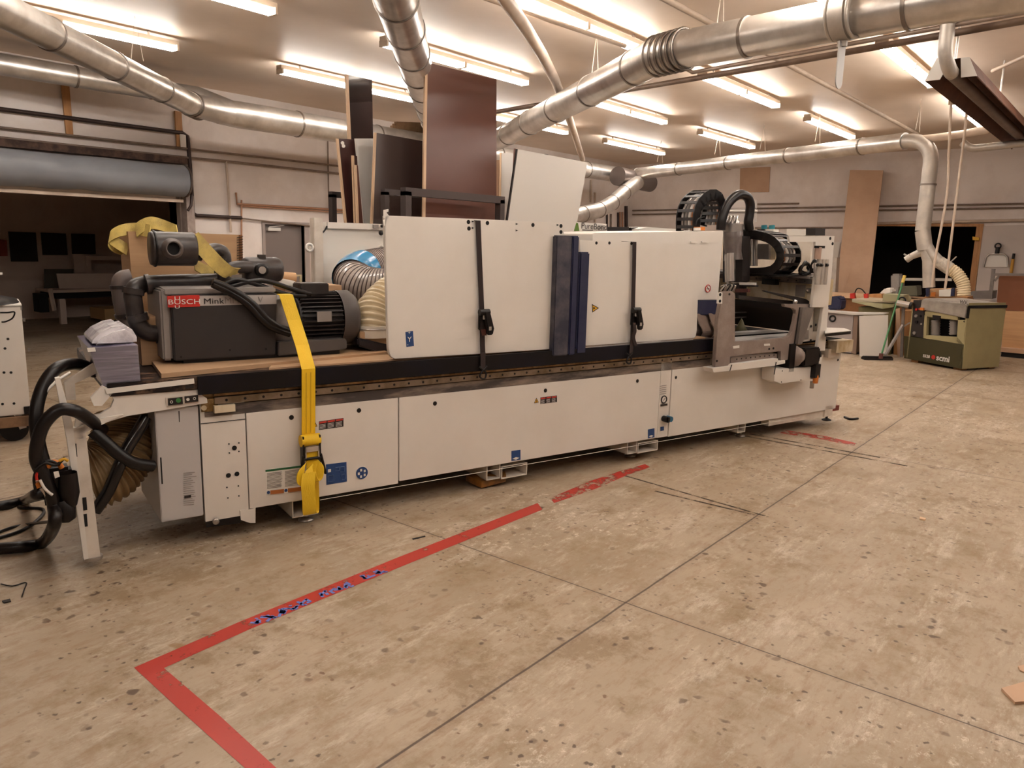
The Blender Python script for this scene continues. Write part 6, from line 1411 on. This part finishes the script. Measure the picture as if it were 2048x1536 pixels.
def tape2():
    m = M_tape.copy(); m.name = 'very_worn_red_paint'
    for n in m.node_tree.nodes:
        if n.type == 'MAP_RANGE': n.inputs[1].default_value = .56; n.inputs[2].default_value = .48
    return m
M_tape2 = tape2()
solo('floor_tape', g, M_tape2, 'broken end of the red line running under the machine', 'floor marking')
g = G(); strip([fl(1570,860), fl(1650,872), fl(1712,886)], [fl(1560,866), fl(1640,878), fl(1708,892)])
solo('floor_tape', g, M_tape2, 'faint short red line right of the machine', 'floor marking')
M_bm = mat('worn_blue_ink', '#6a7cc6', .5)
for k_, (x, y) in enumerate(((511,1245),(536,1234),(562,1225),(584,1215),(609,1204),(652,1187),(676,1178),(697,1169),(735,1152),(760,1143))):
    random.seed(k_); g = G(); c_ = fl(x, y, .0022)
    for j in range(5):
        d1 = Vector((random.uniform(-.03,.03), random.uniform(-.03,.03), 0)); d2 = Vector((random.uniform(-.03,.03), random.uniform(-.03,.03), 0))
        g.bar(c_+d1*1.1, c_+d2*1.1, .014, .0008)
    solo('ink_mark', g, M_bm, ('nearest','second','third','fourth','fifth','sixth','seventh','eighth','ninth','farthest')[k_]+' blue letter mark from the corner of the red floor line', 'floor marking', group='blue letter marks on the red line')
M_skid = mat('skid_mark', '#5a463a', .7)
def line(name, label, a, b, w_, m, dash=None):
    solo(name, G().bar(fl(*a, .0006), fl(*b, .0006), w_, .0008), m, label, 'floor mark', group='dark lines on the concrete')
def thinalpha(m, lo_, hi_):
    m = m.copy(); nt = m.node_tree; N = nt.nodes; L = nt.links; b = N['Principled BSDF']
    g = N.new('ShaderNodeNewGeometry'); n = N.new('ShaderNodeTexNoise'); n.inputs['Scale'].default_value = 6; n.inputs['Detail'].default_value = 8; n.inputs['Roughness'].default_value = .8
    L.new(g.outputs['Position'], n.inputs['Vector']); r = N.new('ShaderNodeMapRange'); r.inputs[1].default_value = lo_; r.inputs[2].default_value = hi_; r.inputs[4].default_value = .7
    L.new(n.outputs['Fac'], r.inputs[0]); L.new(r.outputs[0], b.inputs['Alpha']); m.name = 'faded_skid'; return m
M_fskid = thinalpha(M_skid, .42, .58)
line('skid_mark', 'upper of two dark skid lines under the machine right of its middle', (1245,950), (1530,1032), .02, M_fskid)
line('skid_mark', 'lower of two dark skid lines below the machine', (1310,982), (1510,1030), .02, M_fskid)
line('skid_mark', 'upper long dark skid line near the short red line', (1500,868), (1760,915), .025, M_fskid)
line('skid_mark', 'lower long dark skid line near the short red line', (1490,872), (1815,932), .025, M_fskid)
def litter(name, label, pxs, m, h=.006, cat='litter'):
    solo(name, G().slab([fl(*p, h) for p in pxs], (0,0,-h+.001)), m, label, cat)
litter('paper_scrap', 'torn tan paper scrap on the floor at the right edge', ((2003,1376),(2048,1363),(2075,1400),(2030,1404)), M_tan, .012)
litter('paper_scrap', 'second small paper scrap at the right edge above the torn one', ((2036,1332),(2060,1326),(2060,1348),(2040,1340)), M_tan)
litter('wood_chip', 'small pale wood chip on the floor at right', ((1840,1033),(1852,1036),(1850,1039),(1839,1037)), mat('chip', '#cfae8c', .6), .01)
litter('black_chip', 'dark splinter on the floor above the red line middle', ((824,1077),(850,1071),(851,1073),(826,1079)), M_dark, .003)
litter('black_chip', 'dark scrap on the floor left of the red line corner', ((4,1201),(20,1197),(22,1202),(8,1205)), M_dark)
solo('wire_scrap', G().tube(smooth_path([fl(2,1168,.006), fl(25,1172,.006), fl(52,1165,.006), fl(48,1180,.006), fl(44,1193,.006)], 5), .003, 6), M_black, 'bent black wire scrap on the floor at the left edge', 'wire')
solo('strap_scrap', G().tube(smooth_path([fl(1689,834,.01), fl(1700,838,.01), fl(1716,837,.01)], 5), .012, 6), M_black, 'short black strip on the floor just right of the machine', 'strip')
# pallet jack plate under the machine
solo('pallet_jack', G().slab([qz(932,962,.03), qz(963,976,.01), qz(1012,963,.03), qz(1010,955,.03)], (0,0,.045)), mat('jack_orange', '#8a5a20', .6, c2='#3a2618', scale=12, amt=.6), 'rusty orange skate lodged under the middle machine foot', 'machine skate', MACH)
